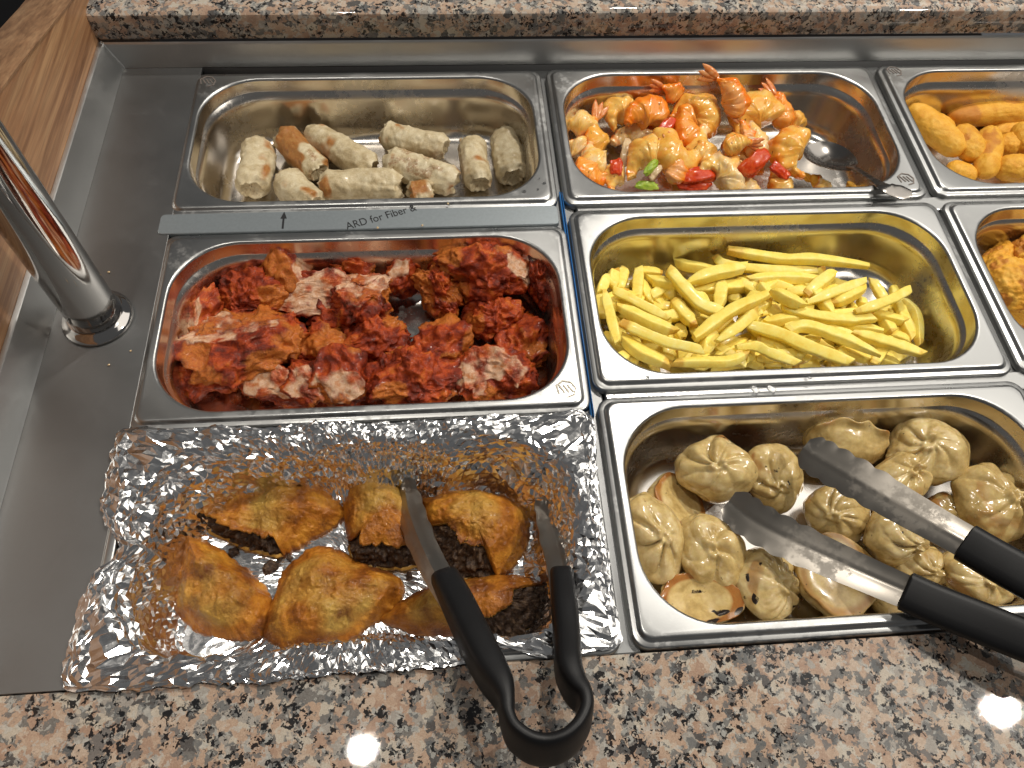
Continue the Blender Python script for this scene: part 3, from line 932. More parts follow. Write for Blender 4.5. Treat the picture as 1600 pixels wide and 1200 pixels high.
fries = [
    (fL, [(190, 450), (240, 680), (300, 900)], -26), (fL, [(260, 450), (500, 580), (740, 700)], -30), (fL, [(290, 590), (540, 720), (790, 810)], -30),
    (fL, [(330, 730), (660, 880), (1010, 965)], -26), (fL, [(210, 320), (150, 480)], -38), (fL, [(270, 290), (250, 440)], -42), (fL, [(360, 270), (310, 450)], -44),
    (fL, [(460, 300), (680, 315)], -46), (fL, [(780, 205), (900, 255), (1150, 290)], -46), (fL, [(730, 280), (840, 400), (1000, 570), (1190, 650)], -32),
    (fL, [(890, 390), (1130, 310), (1390, 260)], -36), (fL, [(1140, 165), (1230, 240), (1580, 280), (1990, 290)], -42), (fL, [(1235, 115), (1700, 185), (2000, 190), (2440, 250)], -34),
    (fL, [(1190, 380), (1160, 600)], -42), (fL, [(470, 370), (580, 560)], -48), (fL, [(640, 430), (670, 570)], -50), (fL, [(690, 380), (770, 530)], -46),
    (fL, [(560, 400), (640, 440)], -56), (fL, [(770, 540), (960, 760)], -42), (fL, [(860, 500), (980, 690)], -48), (fL, [(1580, 490), (1250, 640), (950, 860)], -30),
    (fL, [(1490, 630), (1330, 760), (1150, 890)], -28), (fL, [(1120, 780), (1030, 1010)], -40), (fL, [(820, 740), (850, 880)], -52), (fL, [(720, 920), (730, 1080)], -44),
    (fL, [(330, 850), (480, 980), (730, 1090)], -36), (fL, [(780, 1075), (1050, 1070), (1260, 1060), (1420, 990)], -30), (fL, [(1150, 1020), (1400, 870)], -40),
    (fL, [(1310, 940), (1480, 930), (1600, 990), (1840, 1080)], -28), (fL, [(930, 1030), (1060, 1035)], -40), (fL, [(820, 960), (920, 1030)], -50), (fL, [(130, 500), (180, 680)], -36),
    (fL, [(1230, 440), (1400, 430)], -50), (fL, [(1450, 350), (1490, 470)], -44), (fL, [(1230, 510), (1350, 540)], -56), (fL, [(970, 450), (1110, 520)], -52),
    (fL, [(560, 970), (620, 880)], -54), (fR, [(-60, 370), (200, 360), (590, 360)], -42), (fR, [(670, 300), (430, 500)], -40), (fR, [(440, 560), (680, 470), (940, 370)], -34),
    (fR, [(650, 575), (940, 430)], -38), (fR, [(320, 440), (480, 450)], -50), (fR, [(140, 460), (260, 530), (410, 590)], -28), (fR, [(230, 600), (500, 670), (760, 700), (1000, 690)], -34),
    (fR, [(850, 640), (1080, 570), (1310, 450)], -28), (fR, [(1000, 370), (1100, 540)], -46), (fR, [(1170, 430), (1240, 640), (1340, 870)], -46), (fR, [(1260, 540), (1370, 660), (1400, 930)], -44),
    (fR, [(1060, 640), (1170, 820)], -44), (fR, [(1140, 640), (1220, 800)], -50), (fR, [(280, 810), (420, 760), (700, 840), (1060, 1000)], -28), (fR, [(830, 810), (1130, 900), (1440, 1000)], -30),
    (fR, [(540, 770), (820, 760), (1090, 800)], -42), (fR, [(280, 640), (280, 770)], -44), (fR, [(390, 680), (520, 740)], -48), (fR, [(120, 640), (190, 790)], -46),
    (fR, [(-60, 750), (200, 830), (500, 960), (820, 1070)], -30), (fR, [(480, 860), (700, 1020)], -46), (fR, [(700, 950), (1020, 1050)], -42),
    (fR, [(1150, 840), (1310, 900)], -46), (fR, [(870, 550), (950, 570)], -48), (fR, [(800, 600), (850, 600)], -46), (fR, [(260, 430), (320, 500)], -50), (fR, [(-30, 600), (30, 690)], -44),
    (fR, [(1090, 840), (1060, 1000)], -52), (fR, [(0, 560), (130, 640)], -50), (fL, [(440, 760), (640, 800)], -50), (fL, [(500, 860), (640, 990)], -54),
]
NTR = len(fries)
rs = np.random.RandomState(5)
for _ in range(150):
    u, v = rs.uniform(955, 1405), rs.uniform(440, 570)
    if u > 1330 and v < 480:
        continue
    a_ = rs.uniform(0, 3.14)
    l_ = rs.uniform(20, 52)
    fries.append((lambda x, y: (x, y), [(u - l_ * math.cos(a_), v - l_ * 0.5 * math.sin(a_)), (u + l_ * math.cos(a_), v + l_ * 0.5 * math.sin(a_))], rs.choice([-59.5, -56, -51, -46, -41])))
cx_, cy_ = PF[0] + 162.5, PF[1] - 88


def fry_label(P3, z, i):
    c = (P3[0] + P3[-1]) / 2
    d = P3[-1] - P3[0]
    L = np.linalg.norm(d)
    ang = math.degrees(math.atan2(d[1], d[0])) % 180
    if z <= -51:
        return 'pale yellow fry buried at the bottom of the heap of fries'
    col = ('at the left wall', 'left of centre', 'in the middle', 'right of centre', 'at the right end')[int(np.clip((c[0] - cx_ + 140) / 56, 0, 4))]
    row = ('front', 'centre', 'back')[int(np.clip((c[1] - cy_ + 70) / 46, 0, 2))]
    dr = 'lying level' if ang < 18 or ang > 162 else 'slanting upward' if ang < 65 else 'pointing straight away' if ang < 115 else 'slanting downward'
    ln = 'short' if L < 38 else 'long' if L > 75 else 'medium'
    lay = 'on top' if z > -35 else 'half covered'
    return '%s fry %s %s in the %s row %s' % (ln, dr, lay, row, col)


for i, (fn, pts, z) in enumerate(fries):
    low = i >= len(fries) - 130 and z < -50
    P3 = [at(*fn(*p), z + (0 if low else rs.uniform(-1.5, 1.5))) for p in pts]
    P3 = [np.array((np.clip(p[0], cx_ - 139, cx_ + 139), np.clip(p[1], cy_ - 67, cy_ + 67), p[2])) for p in P3]
    n = 14
    path = catmull(P3, n)
    L = np.linalg.norm(path[-1] - path[0])
    path = path + np.array((0, 0, 1)) * (np.sin(np.linspace(0, math.pi, n)) * rs.uniform(-0.8, 1.4))[:, None]
    hw_ = rs.uniform(4.0, 5.4)
    roll = rs.uniform(-0.5, 0.5)
    d_ = path[-1] - path[0]
    sd = np.cross(d_, (0, 0, 1))
    sd /= np.linalg.norm(sd)
    wd = np.tile(sd * math.cos(roll) + np.array((0, 0, 1)) * math.sin(roll), (n, 1))
    k = np.ones(n)
    k[0], k[-1] = 0.82, 0.82
    tt_ = np.linspace(0, 1, n)
    tp = 1 - rs.uniform(0, 0.55) * smooth(0.3, 0, tt_) - rs.uniform(0, 0.55) * smooth(0.7, 1, tt_)
    jit = 1 + 0.04 * rs.randn(n)
    nc = 12
    V, F = sweep(path, wd, hw_ * k * tp * jit, hw_ * 0.92 * k * tp, nc, 7.0)
    sl = rs.uniform(-1.1, 1.1, 2)
    dn = d_ / L
    off = (V - path.repeat(nc, 0)) @ sd
    off = np.clip(off, -7, 7)
    V[:nc] += dn * (off[:nc] * sl[0])[:, None]
    V[-nc:] += dn * (off[-nc:] * sl[1])[:, None]
    V = V + np.stack([noise(V, 12, 3 + i), noise(V, 12, 30 + i), noise(V, 12, 60 + i)], 1) * 0.4
    br = np.zeros(len(V))
    br[:nc * 2] = rs.uniform(0, .55)
    br[-nc * 2:] = rs.uniform(0, .55)
    br += 0.25 * np.clip(noise(V, 14, i), 0, 1)
    lab = {0: 'fry standing on its end against the left wall, nearest the corner', 12: 'long fry lying on top along the back wall', 11: 'second long fry along the back wall, just below the topmost one',
           3: 'long flat fry at the front left, ending at the middle', 20: 'long fry running diagonally up to the right in the middle of the pile', 44: 'pointed fry sticking out to the right above the others',
           47: 'curved fry standing at the right end of the pile', 50: 'long curved fry at the front right on top', 51: 'long fry at the front right corner touching the rim',
           9: 'bent fry crossing down from the back left to the middle', 56: 'longest fry at the front centre running down to the rim'}.get(i) or fry_label(P3, z, i)
    mesh('fry', V, F, M_FRY, attrs={'brown': br}, sharp=62, label=lab, cat='fry', group='fries heaped in the middle pan')


# ---------------------------------------------------------------- shrimp
def shrimp(label, u, v, z, Rc, arc, rad, yaw, tilt, seed, tail=True, back=0.6, flip=1):
    rs = np.random.RandomState(seed)
    n, nc = 64, 28
    Rc, rad = Rc * 1.16, rad * 1.34
    t = np.linspace(0, 1, n)
    ang = flip * math.radians(arc) * (t - 0.5)
    rr = Rc * (1 + 0.25 * t)
    path = np.stack([rr * np.cos(ang) - Rc * 0.6, rr * np.sin(ang), 0 * t], 1)
    rad_ = rad * (0.80 + 0.30 * np.sin(np.clip(t * 3.6, 0, math.pi))) * (1 - 0.62 * smooth(0.35, 1, t)) * (smooth(-0.06, 0.07, t) * 0.75 + 0.25)
    rad_ = rad_ * (1 + 0.055 * (((t * 6.5) % 1) - 0.5))
    T = np.gradient(path, axis=0)
    T /= np.linalg.norm(T, axis=1)[:, None]
    Z = np.array((0, 0, 1.0))
    O = np.cross(T, Z) * flip
    th = np.linspace(0, 2 * math.pi, nc, endpoint=False)
    P = path[:, None] + (rad_[:, None] * np.cos(th))[..., None] * O[:, None] * 1.1 + (rad_[:, None] * np.sin(th))[..., None] * Z * 0.92
    P = P.reshape(-1, 3)
    bk = np.tile(smooth(0.35, 0.95, np.cos(th)), (n, 1)) * (0.5 + 0.6 * t[:, None]) + 0.8 * smooth(0.8, 1.0, t)[:, None]
    bk = bk * (0.65 + 0.35 * np.cos(t[:, None] * 6.5 * 2 * math.pi))
    bk = bk.ravel() * back * 1.5 + 0.5 * (back > 0.9)
    d = P - path.repeat(nc, 0)
    d /= np.linalg.norm(d, axis=1)[:, None] + 1e-6
    groove = -0.9 * np.exp(-((np.tile(np.cos(th), (n, 1)).ravel() - 1) / 0.03) ** 2)
    P = P + d * (fbm(P + seed * 50, 9, 3, seed) * 1.7 + groove)[:, None]
    P = warp(P + seed * 33, 13, 2.4, seed) - seed * 33
    M_ = align(tilt) @ rotz(yaw)
    c = at(u, v, z)
    c0, c1 = P[:nc].mean(0), P[-nc:].mean(0)
    P = np.vstack([P, c0, c1])
    F = quads(n, nc).tolist() + [[i, (i + 1) % nc, n * nc][::-1] for i in range(nc)] + [[(n - 1) * nc + i, (n - 1) * nc + (i + 1) % nc, n * nc + 1] for i in range(nc)]
    if flip > 0:
        F = [f[::-1] for f in F]
    W = P @ M_.T + c
    o_ = thing('shrimp', label, 'shrimp', c, 'cooked shrimp in the back middle pan')
    spots = (noise(P + seed, 3.0, seed + 3) > 0.66) * 0.5
    mesh('body', W, F, M_SHRIMP, o_, attrs={'back': np.append(bk, (0, 0)), 'char': spots})
    if tail:
        e, dirn = path[-1], T[-1]
        Vs, Fs = [], []
        parts = []
        for s_ in (-1, 0, 1):
            dd = dirn + O[-1] * s_ * 0.38
            dd /= np.linalg.norm(dd)
            pl = [e + dd * x - dirn * 2.5 + np.array((0, 0, 1)) * s_ * 0.8 for x in np.linspace(0, rad * 1.9, 8)]
            w_ = np.array((.5, .75, .95, 1.0, .95, .8, .5, .12)) * rad * 0.34
            pv, pf = sweep(pl, np.tile(O[-1], (8, 1)), w_, w_ * 0.28 + 0.2, 8, 2.0)
            parts.append((pv, pf))
        tv, tf = join(parts)
        mesh('tail', tv @ M_.T + c, tf, M_TAIL, o_)
    return o_


sh = [
    (905, 204, -34, 11, 120, 9.5, 80, (-.2, -.3, 1), 0, .3, 1, 'yellow shrimp standing in the back left corner of the shrimp pan'),
    (897, 240, -44, 12, 80, 8, 60, (-.3, -.2, 1), 1, .9, 1, 'orange shrimp tail end low against the left wall'),
    (948, 212, -34, 20, 80, 8, 185, (0, -.5, 1), 1, .8, -1, 'peppered shrimp lying level with its tail pointing right, at the left'),
    (938, 242, -34, 14, 100, 9, 200, (0, -.3, 1), 0, .5, -1, 'shrimp below the level one at the left, with dark pepper specks'),
    (930, 268, -38, 12, 140, 9, 240, (0, -.2, 1), 0, 1.0, 1, 'strong orange shrimp at the front left of the pan'),
    (968, 282, -42, 11, 110, 8, 150, (0, -.2, 1), 0, .5, 1, 'pale shrimp at the front rim left of the green onion'),
    (968, 183, -34, 11, 170, 9, 140, (.2, -.2, 1), 0, .3, 1, 'pale yellow shrimp at the back, left of the strong orange one'),
    (1006, 188, -26, 13, 150, 11, 100, (.2, -.5, .9), 0, 1.1, 1, 'strong orange shrimp at the back with a red pepper beside it'),
    (1046, 168, -22, 26, 34, 6, 92, (.1, -.7, .6), 1, 1.2, 1, 'thin upright orange tail at the back centre'),
    (1086, 176, -24, 12, 240, 10, 60, (0, -.4, 1), 0, .5, 1, 'round yellow shrimp curl at the back centre'),
    (1128, 160, -8, 22, 95, 8.0, 30, (-.05, -.8, .6), 1, 1.0, 1, 'tallest shrimp, its curved orange tail standing above the back of the heap'),
    (1086, 204, -22, 16, 140, 8.5, 200, (0, -.4, 1), 0, 1.2, 1, 'orange shrimp in the middle under the round yellow curl'),
    (1176, 188, -22, 14, 220, 12, 130, (0, -.4, 1), 0, .2, 1, 'largest pale shrimp at the back right of the heap'),
    (1210, 176, -18, 18, 90, 7.5, 20, (.2, -.5, 1), 1, 1.0, 1, 'orange edged shrimp bent over the largest pale one'),
    (1235, 200, -34, 12, 80, 8, 80, (.2, -.3, 1), 0, .2, 1, 'small pale shrimp behind the spoon'),
    (1062, 238, -20, 13, 230, 10.5, 250, (0, -.4, 1), 0, .5, 1, 'round shrimp curl in the middle front with an orange edge'),
    (1012, 252, -26, 13, 180, 10.5, 110, (-.1, -.4, 1), 0, .5, 1, 'shrimp curl beside the green onion, left of the middle'),
    (1036, 262, -22, 22, 70, 6.5, 10, (.1, -.6, 1), 1, 1.0, 1, 'narrow orange shell curving down between the two front curls'),
    (1112, 232, -26, 18, 110, 9.5, 180, (0, -.4, 1), 0, .3, -1, 'pinkish shrimp in the middle of the heap'),
    (1150, 212, -22, 18, 50, 6, 20, (0, -.4, 1), 1, 1.2, 1, 'small red-orange tail above the big red pepper'),
    (1150, 248, -18, 22, 46, 6.5, 95, (.1, -.7, .6), 1, .6, -1, 'pink shell tail pointing up just left of the big red pepper'),
    (1124, 272, -26, 12, 210, 9.5, 60, (0, -.4, 1), 0, .3, 1, 'knobbly pale shrimp at the front rim in the centre'),
    (1202, 214, -26, 26, 80, 8.5, 195, (0, -.3, 1), 1, .8, -1, 'long shrimp with its bright orange tail touching the spoon'),
    (1236, 242, -24, 12, 220, 10.5, 170, (.1, -.4, 1), 0, .7, 1, 'golden shrimp curl left of the spoon bowl'),
    (1180, 284, -36, 24, 90, 9, 190, (0, -.3, 1), 0, .3, -1, 'long pale shrimp lying along the front rim'),
    (1235, 284, -44, 20, 70, 8, 190, (0, -.3, 1), 0, .8, -1, 'low shrimp along the front rim below the golden curl'),
    (1300, 292, -52, 18, 60, 6.5, 190, (0, -.3, 1), 0, .6, -1, 'low orange scrap of shrimp under the spoon handle'),
    (1075, 250, -46, 16, 140, 10, 20, (0, -.2, 1), 0, .6, 1, 'shrimp lying low under the middle front curl'),
    (990, 225, -48, 16, 140, 10, 80, (0, -.2, 1), 0, .6, 1, 'shrimp lying low under the pale onion strip'),
    (1170, 240, -46, 16, 140, 10, 200, (0, -.2, 1), 0, .6, 1, 'shrimp lying low under the big red pepper'),
    (1040, 200, -48, 16, 140, 10, 300, (0, -.2, 1), 0, .6, 1, 'shrimp lying low behind the red pepper strip at the back'),
]
for i, (u, v, z, Rc, arc, rad, yaw, tilt, tl, bk, fp, lab) in enumerate(sh):
    shrimp(lab, u, v, z, Rc, arc, rad, yaw, tilt, 20 + i, bool(tl), bk, fp)


def chunk(name, label, cat, u, v, z, dims, yaw, tilt, seed, mat, group=None, lo=0.30, mid=0.07, bend=0.0):
    V, F = ICO[4]
    sq = np.sign(V) * np.abs(V) ** 0.75
    Pn = V * 10 + seed * 31
    P = sq * (1 + lo * fbm(Pn, 9, 2, seed) + mid * fbm(Pn, 3, 2, seed + 4))[:, None] * np.array(dims)
    P[:, 2] += bend * (P[:, 0] / dims[0]) ** 2
    P = P @ rotz(yaw).T @ align(tilt).T + at(u, v, z)
    return mesh(name, P, F, mat, label=label, cat=cat, group=group)


G = 'pieces of red pepper among the shrimp'
chunk('red_pepper', 'slim red pepper strip beside the strong orange shrimp at the back', 'pepper', 1036, 205, -18, (15, 5.5, 3), 58, (.2, -.6, 1), 1, M_PEPPER, G)
chunk('red_pepper', 'largest red pepper chunk, right of the centre', 'pepper', 1183, 252, -12, (15, 9.5, 5), 48, (.1, -.5, 1), 2, M_PEPPER, G, bend=-2)
chunk('red_pepper', 'dark red pepper chunk at the front rim left of the knobbly shrimp', 'pepper', 1090, 273, -26, (17, 8, 5), 8, (0, -.3, 1), 3, M_PEPPER, G, bend=-3)
chunk('red_pepper', 'small red pepper strip between the big pepper and the golden curl', 'pepper', 1218, 266, -22, (10, 4.5, 3), -40, (0, -.4, 1), 4, M_PEPPER, G)
chunk('red_pepper', 'tiny red pepper bit at the front left beside the pale onion', 'pepper', 962, 262, -30, (6, 8, 3), 0, (0, -.4, 1), 5, M_PEPPER, G)
chunk('red_pepper', 'red pepper piece hidden low in front of the pink shell tail', 'pepper', 1085, 290, -34, (14, 6, 4), 4, (0, -.4, 1), 6, M_PEPPER, G)
G = 'pale onion strips among the shrimp'
chunk('onion_strip', 'upright pale onion strip left of the green onion', 'onion', 978, 238, -26, (14, 4.5, 2.4), 78, (.1, -.5, 1), 7, M_ONION, G, bend=-3)
chunk('onion_strip', 'small white onion strip just below the green onion', 'onion', 1024, 270, -22, (8, 3, 2), 50, (.1, -.5, 1), 8, M_ONION, G)
chunk('onion_strip', 'white onion piece above the big red pepper', 'onion', 1170, 220, -22, (12, 5, 3), 5, (.1, -.4, 1), 9, M_ONION, G)
G = 'green onion pieces among the shrimp'
chunk('green_onion', 'upper green onion piece at the left of the shrimp heap', 'green onion', 1016, 262, -18, (9, 3.6, 2), 48, (.1, -.5, 1), 10, M_GREEN, G)
chunk('green_onion', 'green onion piece at the front rim of the shrimp pan', 'green onion', 1012, 290, -30, (11, 3.6, 2), -8, (.0, -.5, 1), 11, M_GREEN, G)
for i, (u, v, z, s) in enumerate(((1292, 212, -60, 4), (1300, 222, -61, 3), (1282, 208, -62, 3), (1275, 283, -52, 7), (1262, 276, -52, 5), (1330, 290, -58, 5), (712, 208, -61, 4.5), (700, 216, -63, 2), (720, 218, -63, 2))):
    lab = 'pale scrap fallen from the rolls on the bare pan floor' if u < 800 else 'tiny yellow scrap near the spoon in the shrimp pan'
    chunk('food_crumb', lab, 'crumb', u, v, z, (s, s * .7, s * .5), 30 * i, (0, -.2, 1), 30 + i, M_ONION if u < 800 else M_CRUMB, 'crumbs beside the spring rolls' if u < 800 else 'crumbs beside the spoon')


# ---------------------------------------------------------------- breaded sticks and battered pieces
def stick(label, a, b, r, za, zb, seed):
    a3, b3 = at(*a, za), at(*b, zb)
    ax = (b3 - a3)
    L = np.linalg.norm(ax)
    ax /= L
    V, F = ICO[5]
    P = V.copy()
    q_ = np.clip(1 - V[:, 0] ** 2, 1e-6, 1) ** 0.5
    P[:, 1:] *= ((1 - np.abs(V[:, 0]) ** 3.4).clip(0, 1) ** 0.46 / q_)[:, None].clip(0, 1.8)
    P = P * np.array((L / 2, r, r * 0.92))
    Pn = P + seed * 77
    P = P * (1 + 0.05 * fbm(Pn, 18, 2, seed))[:, None]
    d = P / np.linalg.norm(P, axis=1)[:, None]
    P = P + d * (fbm(Pn, 3.0, 3, seed + 4) * 0.42 + np.clip(noise(Pn, 2.2, seed + 6), 0, 1) * 0.6)[:, None]
    P[:, 2] += -0.0008 * P[:, 0] ** 2 * (seed % 3 - 1)
    sx = np.cross(ax, (0, 0, 1))
    sx /= np.linalg.norm(sx)
    M_ = np.stack([ax, sx, np.cross(ax, sx)], 1)
    if np.linalg.det(M_) < 0:
        M_[:, 1] *= -1
    br = smooth(0.3, 0.7, fbm(Pn, 15, 2, seed + 8)) * 0.6
    return mesh('breaded_stick', P @ M_.T + (a3 + b3) / 2, F, M_CRUMB, attrs={'brown': br}, label=label, cat='breaded stick', group='breaded sticks in the back right pan')


stick('long breaded stick leaning diagonally at the left of its pan', (1422, 168), (1502, 240), 14.5, -38, -40, 1)
stick('breaded stick half hidden behind the long diagonal one', (1440, 180), (1488, 210), 12, -52, -52, 2)
stick('breaded stick lying level at the back and cut by the right edge', (1484, 180), (1640, 174), 13, -44, -44, 3)
stick('short breaded stick leaning between the diagonal and the upright ones', (1496, 200), (1530, 250), 13.5, -38, -42, 4)
stick('upright breaded stick in the middle of the visible pile', (1546, 202), (1541, 276), 13, -42, -44, 5)
stick('breaded stick lying level at the front right, cut by the edge', (1556, 262), (1632, 264), 14, -42, -42, 6)
stick('stubby breaded stick between the upright and the right edge ones', (1566, 214), (1592, 240), 12.5, -48, -48, 7)
stick('breaded stick at the right edge pointing down to the level one', (1590, 196), (1618, 246), 13, -38, -44, 8)
stick('breaded stick low in the shade under the rear level one', (1540, 206), (1630, 204), 12, -56, -56, 9)
stick('low breaded stick peeping over the front rim under the diagonal one', (1478, 262), (1524, 282), 12, -52, -52, 10)

for i, (u, v, z, dims, yaw, lab) in enumerate((
        (1560, 412, -44, (22, 15, 14), 40, 'smooth battered piece at the top of the pan cut by the right edge'),
        (1580, 448, -34, (26, 24, 18), 0, 'rough orange battered piece in the middle of the pan cut by the right edge'),
        (1612, 402, -34, (20, 20, 18), 0, 'battered piece at the very right edge behind the rough one'),
        (1612, 480, -40, (24, 20, 16), 0, 'lowest battered piece at the right edge beside the fries pan'),
        (1640, 440, -38, (24, 24, 18), 0, 'battered piece mostly outside the right edge of the photo'))):
    P, F = lump(u, v, z, dims, yaw, 60 + i, 6, 0.16, 0.05, 0.03)
    c = at(u, v, z)
    d = (P - c) / np.linalg.norm(P - c, axis=1)[:, None]
    P = P + d * (fbm(P, 4, 3, 70 + i) * 0.9)[:, None]
    P[:, 2] = np.maximum(P[:, 2], -64.6)
    br = smooth(0.0, 0.5, fbm(P, 16, 2, 80 + i)) * 0.8
    mesh('battered_piece', P, F, M_CRUMB, attrs={'brown': br}, label=lab, cat='battered piece', group='battered pieces in the right edge pan')


M_WATER = NT('water_drop').p(Base__Color=(1, 1, 1, 1), Roughness=0.02, Transmission__Weight=1.0, IOR=1.33).m
for i, (u, v, s_) in enumerate(((818, 299, 2.0), (840, 296, 1.3), (850, 286, 1.6), (842, 279, 1.1), (1012, 590, 1.5), (1265, 590, 1.4), (1180, 609, 3.0), (1206, 608, 3.2))):
    lab = 'water drop on the front right rim of the spring roll pan' if i < 4 else 'water drop on the steel around the front rim of the fries pan'
    chunk('water_droplet', lab, 'water drop', u, v, 0.25, (s_, s_ * .8, .55), 20 * i, (0, 0.01, 1), 80 + i, M_WATER, 'water drops on the back left pan' if i < 4 else 'water drops by the fries pan', lo=.15)
for i, (u, v, s_) in enumerate(((170, 425, .9), (170, 570, .8), (204, 548, .7), (660, 352, 1.0), (590, 356, 1.1), (700, 318, .9))):
    lab = 'tiny pale crumb on the steel deck beside the chrome post' if i < 3 else 'tiny crumb on the steel beside the printed words'
    chunk('food_crumb', lab, 'crumb', u, v, -1.6 if i < 3 else 0.6, (s_, s_ * .8, s_ * .6), 20 * i, (0, 0.01, 1), 90 + i, M_ONION, 'crumbs on the deck' if i < 3 else 'crumbs by the cover bar', lo=.3)

# ================================================================ foil, pastries
def foil_mat():
    k = NT('aluminium_foil')
    v = k.co()
    f1 = k.vor(v, 170, 'F1')[0]
    f2 = k.noise(v, 300, 3, 0.6)[0]
    g = k.noise(v, 30, 3, 0.6)[0]
    k.p(Base__Color=k.mix(g, (0.80, 0.79, 0.78), (0.90, 0.90, 0.90)), Metallic=1.0,
        Roughness=k.n('ShaderNodeMapRange', Value=f2, i1=0.3, i2=0.7, i3=0.13, i4=0.22).outputs[0],
        Normal=k.bump(f1, 0.16, 0.0010, k.bump(f2, 0.08, 0.0008)))
    return k.m


M_FOIL = foil_mat()
ox, oy = PO[0] + 162.5, PO[1] - 88


def tri(x):
    return 2 * np.abs(2 * (x - np.floor(x + 0.5))) - 1


def crumple(P, scale, seed, k=7):
    rs_ = np.random.RandomState(seed)
    r = 0
    Q = P + np.stack([noise(P, scale * 1.6, seed + j) for j in range(3)], 1) * scale * 0.18
    for i in range(k):
        d = rs_.randn(3)
        d /= np.linalg.norm(d)
        r = r + tri(Q @ d / (scale * rs_.uniform(0.6, 1.7)) + rs_.rand()) / k ** 0.5
    return r


def polar(poly, th, c):
    poly = np.array(poly)[:, :2] - c
    a = np.arctan2(poly[:, 1], poly[:, 0])
    r = np.hypot(poly[:, 0], poly[:, 1])
    dense_a, dense_x, dense_y = [], [], []
    for i in range(len(poly)):
        p, q = poly[i], poly[(i + 1) % len(poly)]
        for t in np.linspace(0, 1, 40, endpoint=False):
            s_ = p + (q - p) * t
            dense_a.append(math.atan2(s_[1], s_[0]))
            dense_x.append(math.hypot(s_[0], s_[1]))
    o_ = np.argsort(dense_a)
    return np.interp(th, np.array(dense_a)[o_], np.array(dense_x)[o_], period=2 * math.pi)


outline = [(186, 668), (172, 705), (163, 742), (156, 782), (166, 822), (192, 856), (176, 872), (146, 897), (124, 935), (108, 990), (97, 1078), (210, 1074), (330, 1066), (470, 1057),
           (600, 1048), (700, 1040), (745, 1032), (738, 1012), (770, 1006), (812, 1016), (860, 1022), (905, 1018), (962, 1012), (972, 1000), (958, 930), (940, 820), (930, 720), (924, 646), (900, 642), (820, 650), (700, 657), (560, 662), (400, 668), (280, 672)]
OUT = [at(u, v, 1.0)[:2] for u, v in outline]
c0 = np.array((ox, oy))
NT_ = 370
th = np.linspace(-math.pi, math.pi, NT_, endpoint=False)
rO = polar(OUT, th, c0)
R_ = pan_rings(ox, oy, hh=83.6)
keys = [(polar(R_[a_], th, c0), b_) for a_, b_ in ((0, -5.5), (9, 1.6), (10, 1.4))]
base_r = polar(R_[12], th, c0)
soft = 1 + 0.35 * noise(np.stack([np.cos(th) * 100, np.sin(th) * 100, 0 * th], 1), 45, 5)
for ins, z in ((2.5, 0.0), (7, -4), (12, -13), (17, -28), (22, -43), (28, -54), (36, -60.6), (48, -63.2)):
    keys.append((base_r - ins * soft * (1 - 0.6 * smooth(-0.1, -0.5, np.sin(th)) * (ins > 3)), z))
# the foil folds over the rim edge: its outer border follows the torn outline
rr_in = keys[0][0]
first = (rO, np.where(rO > rr_in + 1, -1.0, 0.8))
rows = []


def lerp_rows(a, b, n_):
    for t in np.linspace(0, 1, n_, endpoint=False):
        rows.append((a[0] + (b[0] - a[0]) * t, a[1] + (b[1] - a[1]) * t))


K = [first, (np.minimum(rO - 3, rr_in - 2.5), 2.2 + 0 * th)] + [(np.minimum(k_[0], rO - 6 - 1.2 * i), k_[1] + 0 * th) for i, k_ in enumerate(keys[1:])]
cnt = [7, 3, 2, 2, 3, 5, 6, 5, 4, 4, 4]
for i in range(len(K) - 1):
    lerp_rows(K[i], K[i + 1], cnt[i])
last = K[-1]
for t in np.linspace(0, 1, 20, endpoint=False):
    rows.append((last[0] * (1 - t) + 0.6 * t, last[1] + 0 * th))
rad = np.array([r_[0] for r_ in rows])
zz = np.array([r_[1] * np.ones(NT_) for r_ in rows])
cnt_ = len(rows)
P = np.stack([c0[0] + rad * np.cos(th), c0[1] + rad * np.sin(th), zz], -1)
du = np.gradient(P, axis=0)
dv = np.roll(P, -1, 1) - np.roll(P, 1, 1)
N = np.cross(dv, du)
N /= np.linalg.norm(N, axis=2)[..., None] + 1e-9
N[N[..., 2] < 0] *= -1
Pf = P.reshape(-1, 3)
zf = Pf[:, 2]
rim = smooth(-8, -1, zf)
floor_ = smooth(-56, -63, zf)
wall = 1 - rim - floor_
wl_ = np.clip(wall, 0, 1)
cal = 0.30 + 1.0 * smooth(-0.4, 0.45, noise(Pf, 40, 77))
big = crumple(Pf, 48, 1, 3) * (1.0 * rim + 3.2 * wl_ + 0.8 * floor_)
mid = crumple(Pf, 19, 2, 3) * (1.5 * rim + 1.8 * wl_ * cal + 0.5 * floor_ * cal) + crumple(Pf, 9, 5, 3) * (0.5 * rim + 0.16 * wl_ * cal + 0.08 * floor_)
rf = np.random.RandomState(3)
wn = rf.uniform(-1, 1, len(Pf)) * (0.48 * rim * (0.30 + 0.70 * cal) + 0.28 * wl_ * cal ** 2 + 0.16 * floor_ * cal ** 2)
disp = big + mid + wn
disp = np.where(rim > 0.5, np.maximum(disp + 1.0, -0.4), disp + 0.8 * wl_ + 0.8 * floor_)
Pf = Pf + N.reshape(-1, 3) * disp[:, None]
amt = np.where(np.arange(len(Pf)) < NT_, 1.4, 1.0)
rc = np.hypot(Pf[:, 0] - c0[0], Pf[:, 1] - c0[1])
Pf[:, :2] += rf.uniform(-1, 1, (len(Pf), 2)) * (amt * smooth(4, 60, rc))[:, None]
Pf[:, 2] = np.maximum(Pf[:, 2], np.where(zf > -4, -1.6, -64.5))
F = quads(len(rows), NT_)
flip_ = rf.rand(len(F)) < 0.5
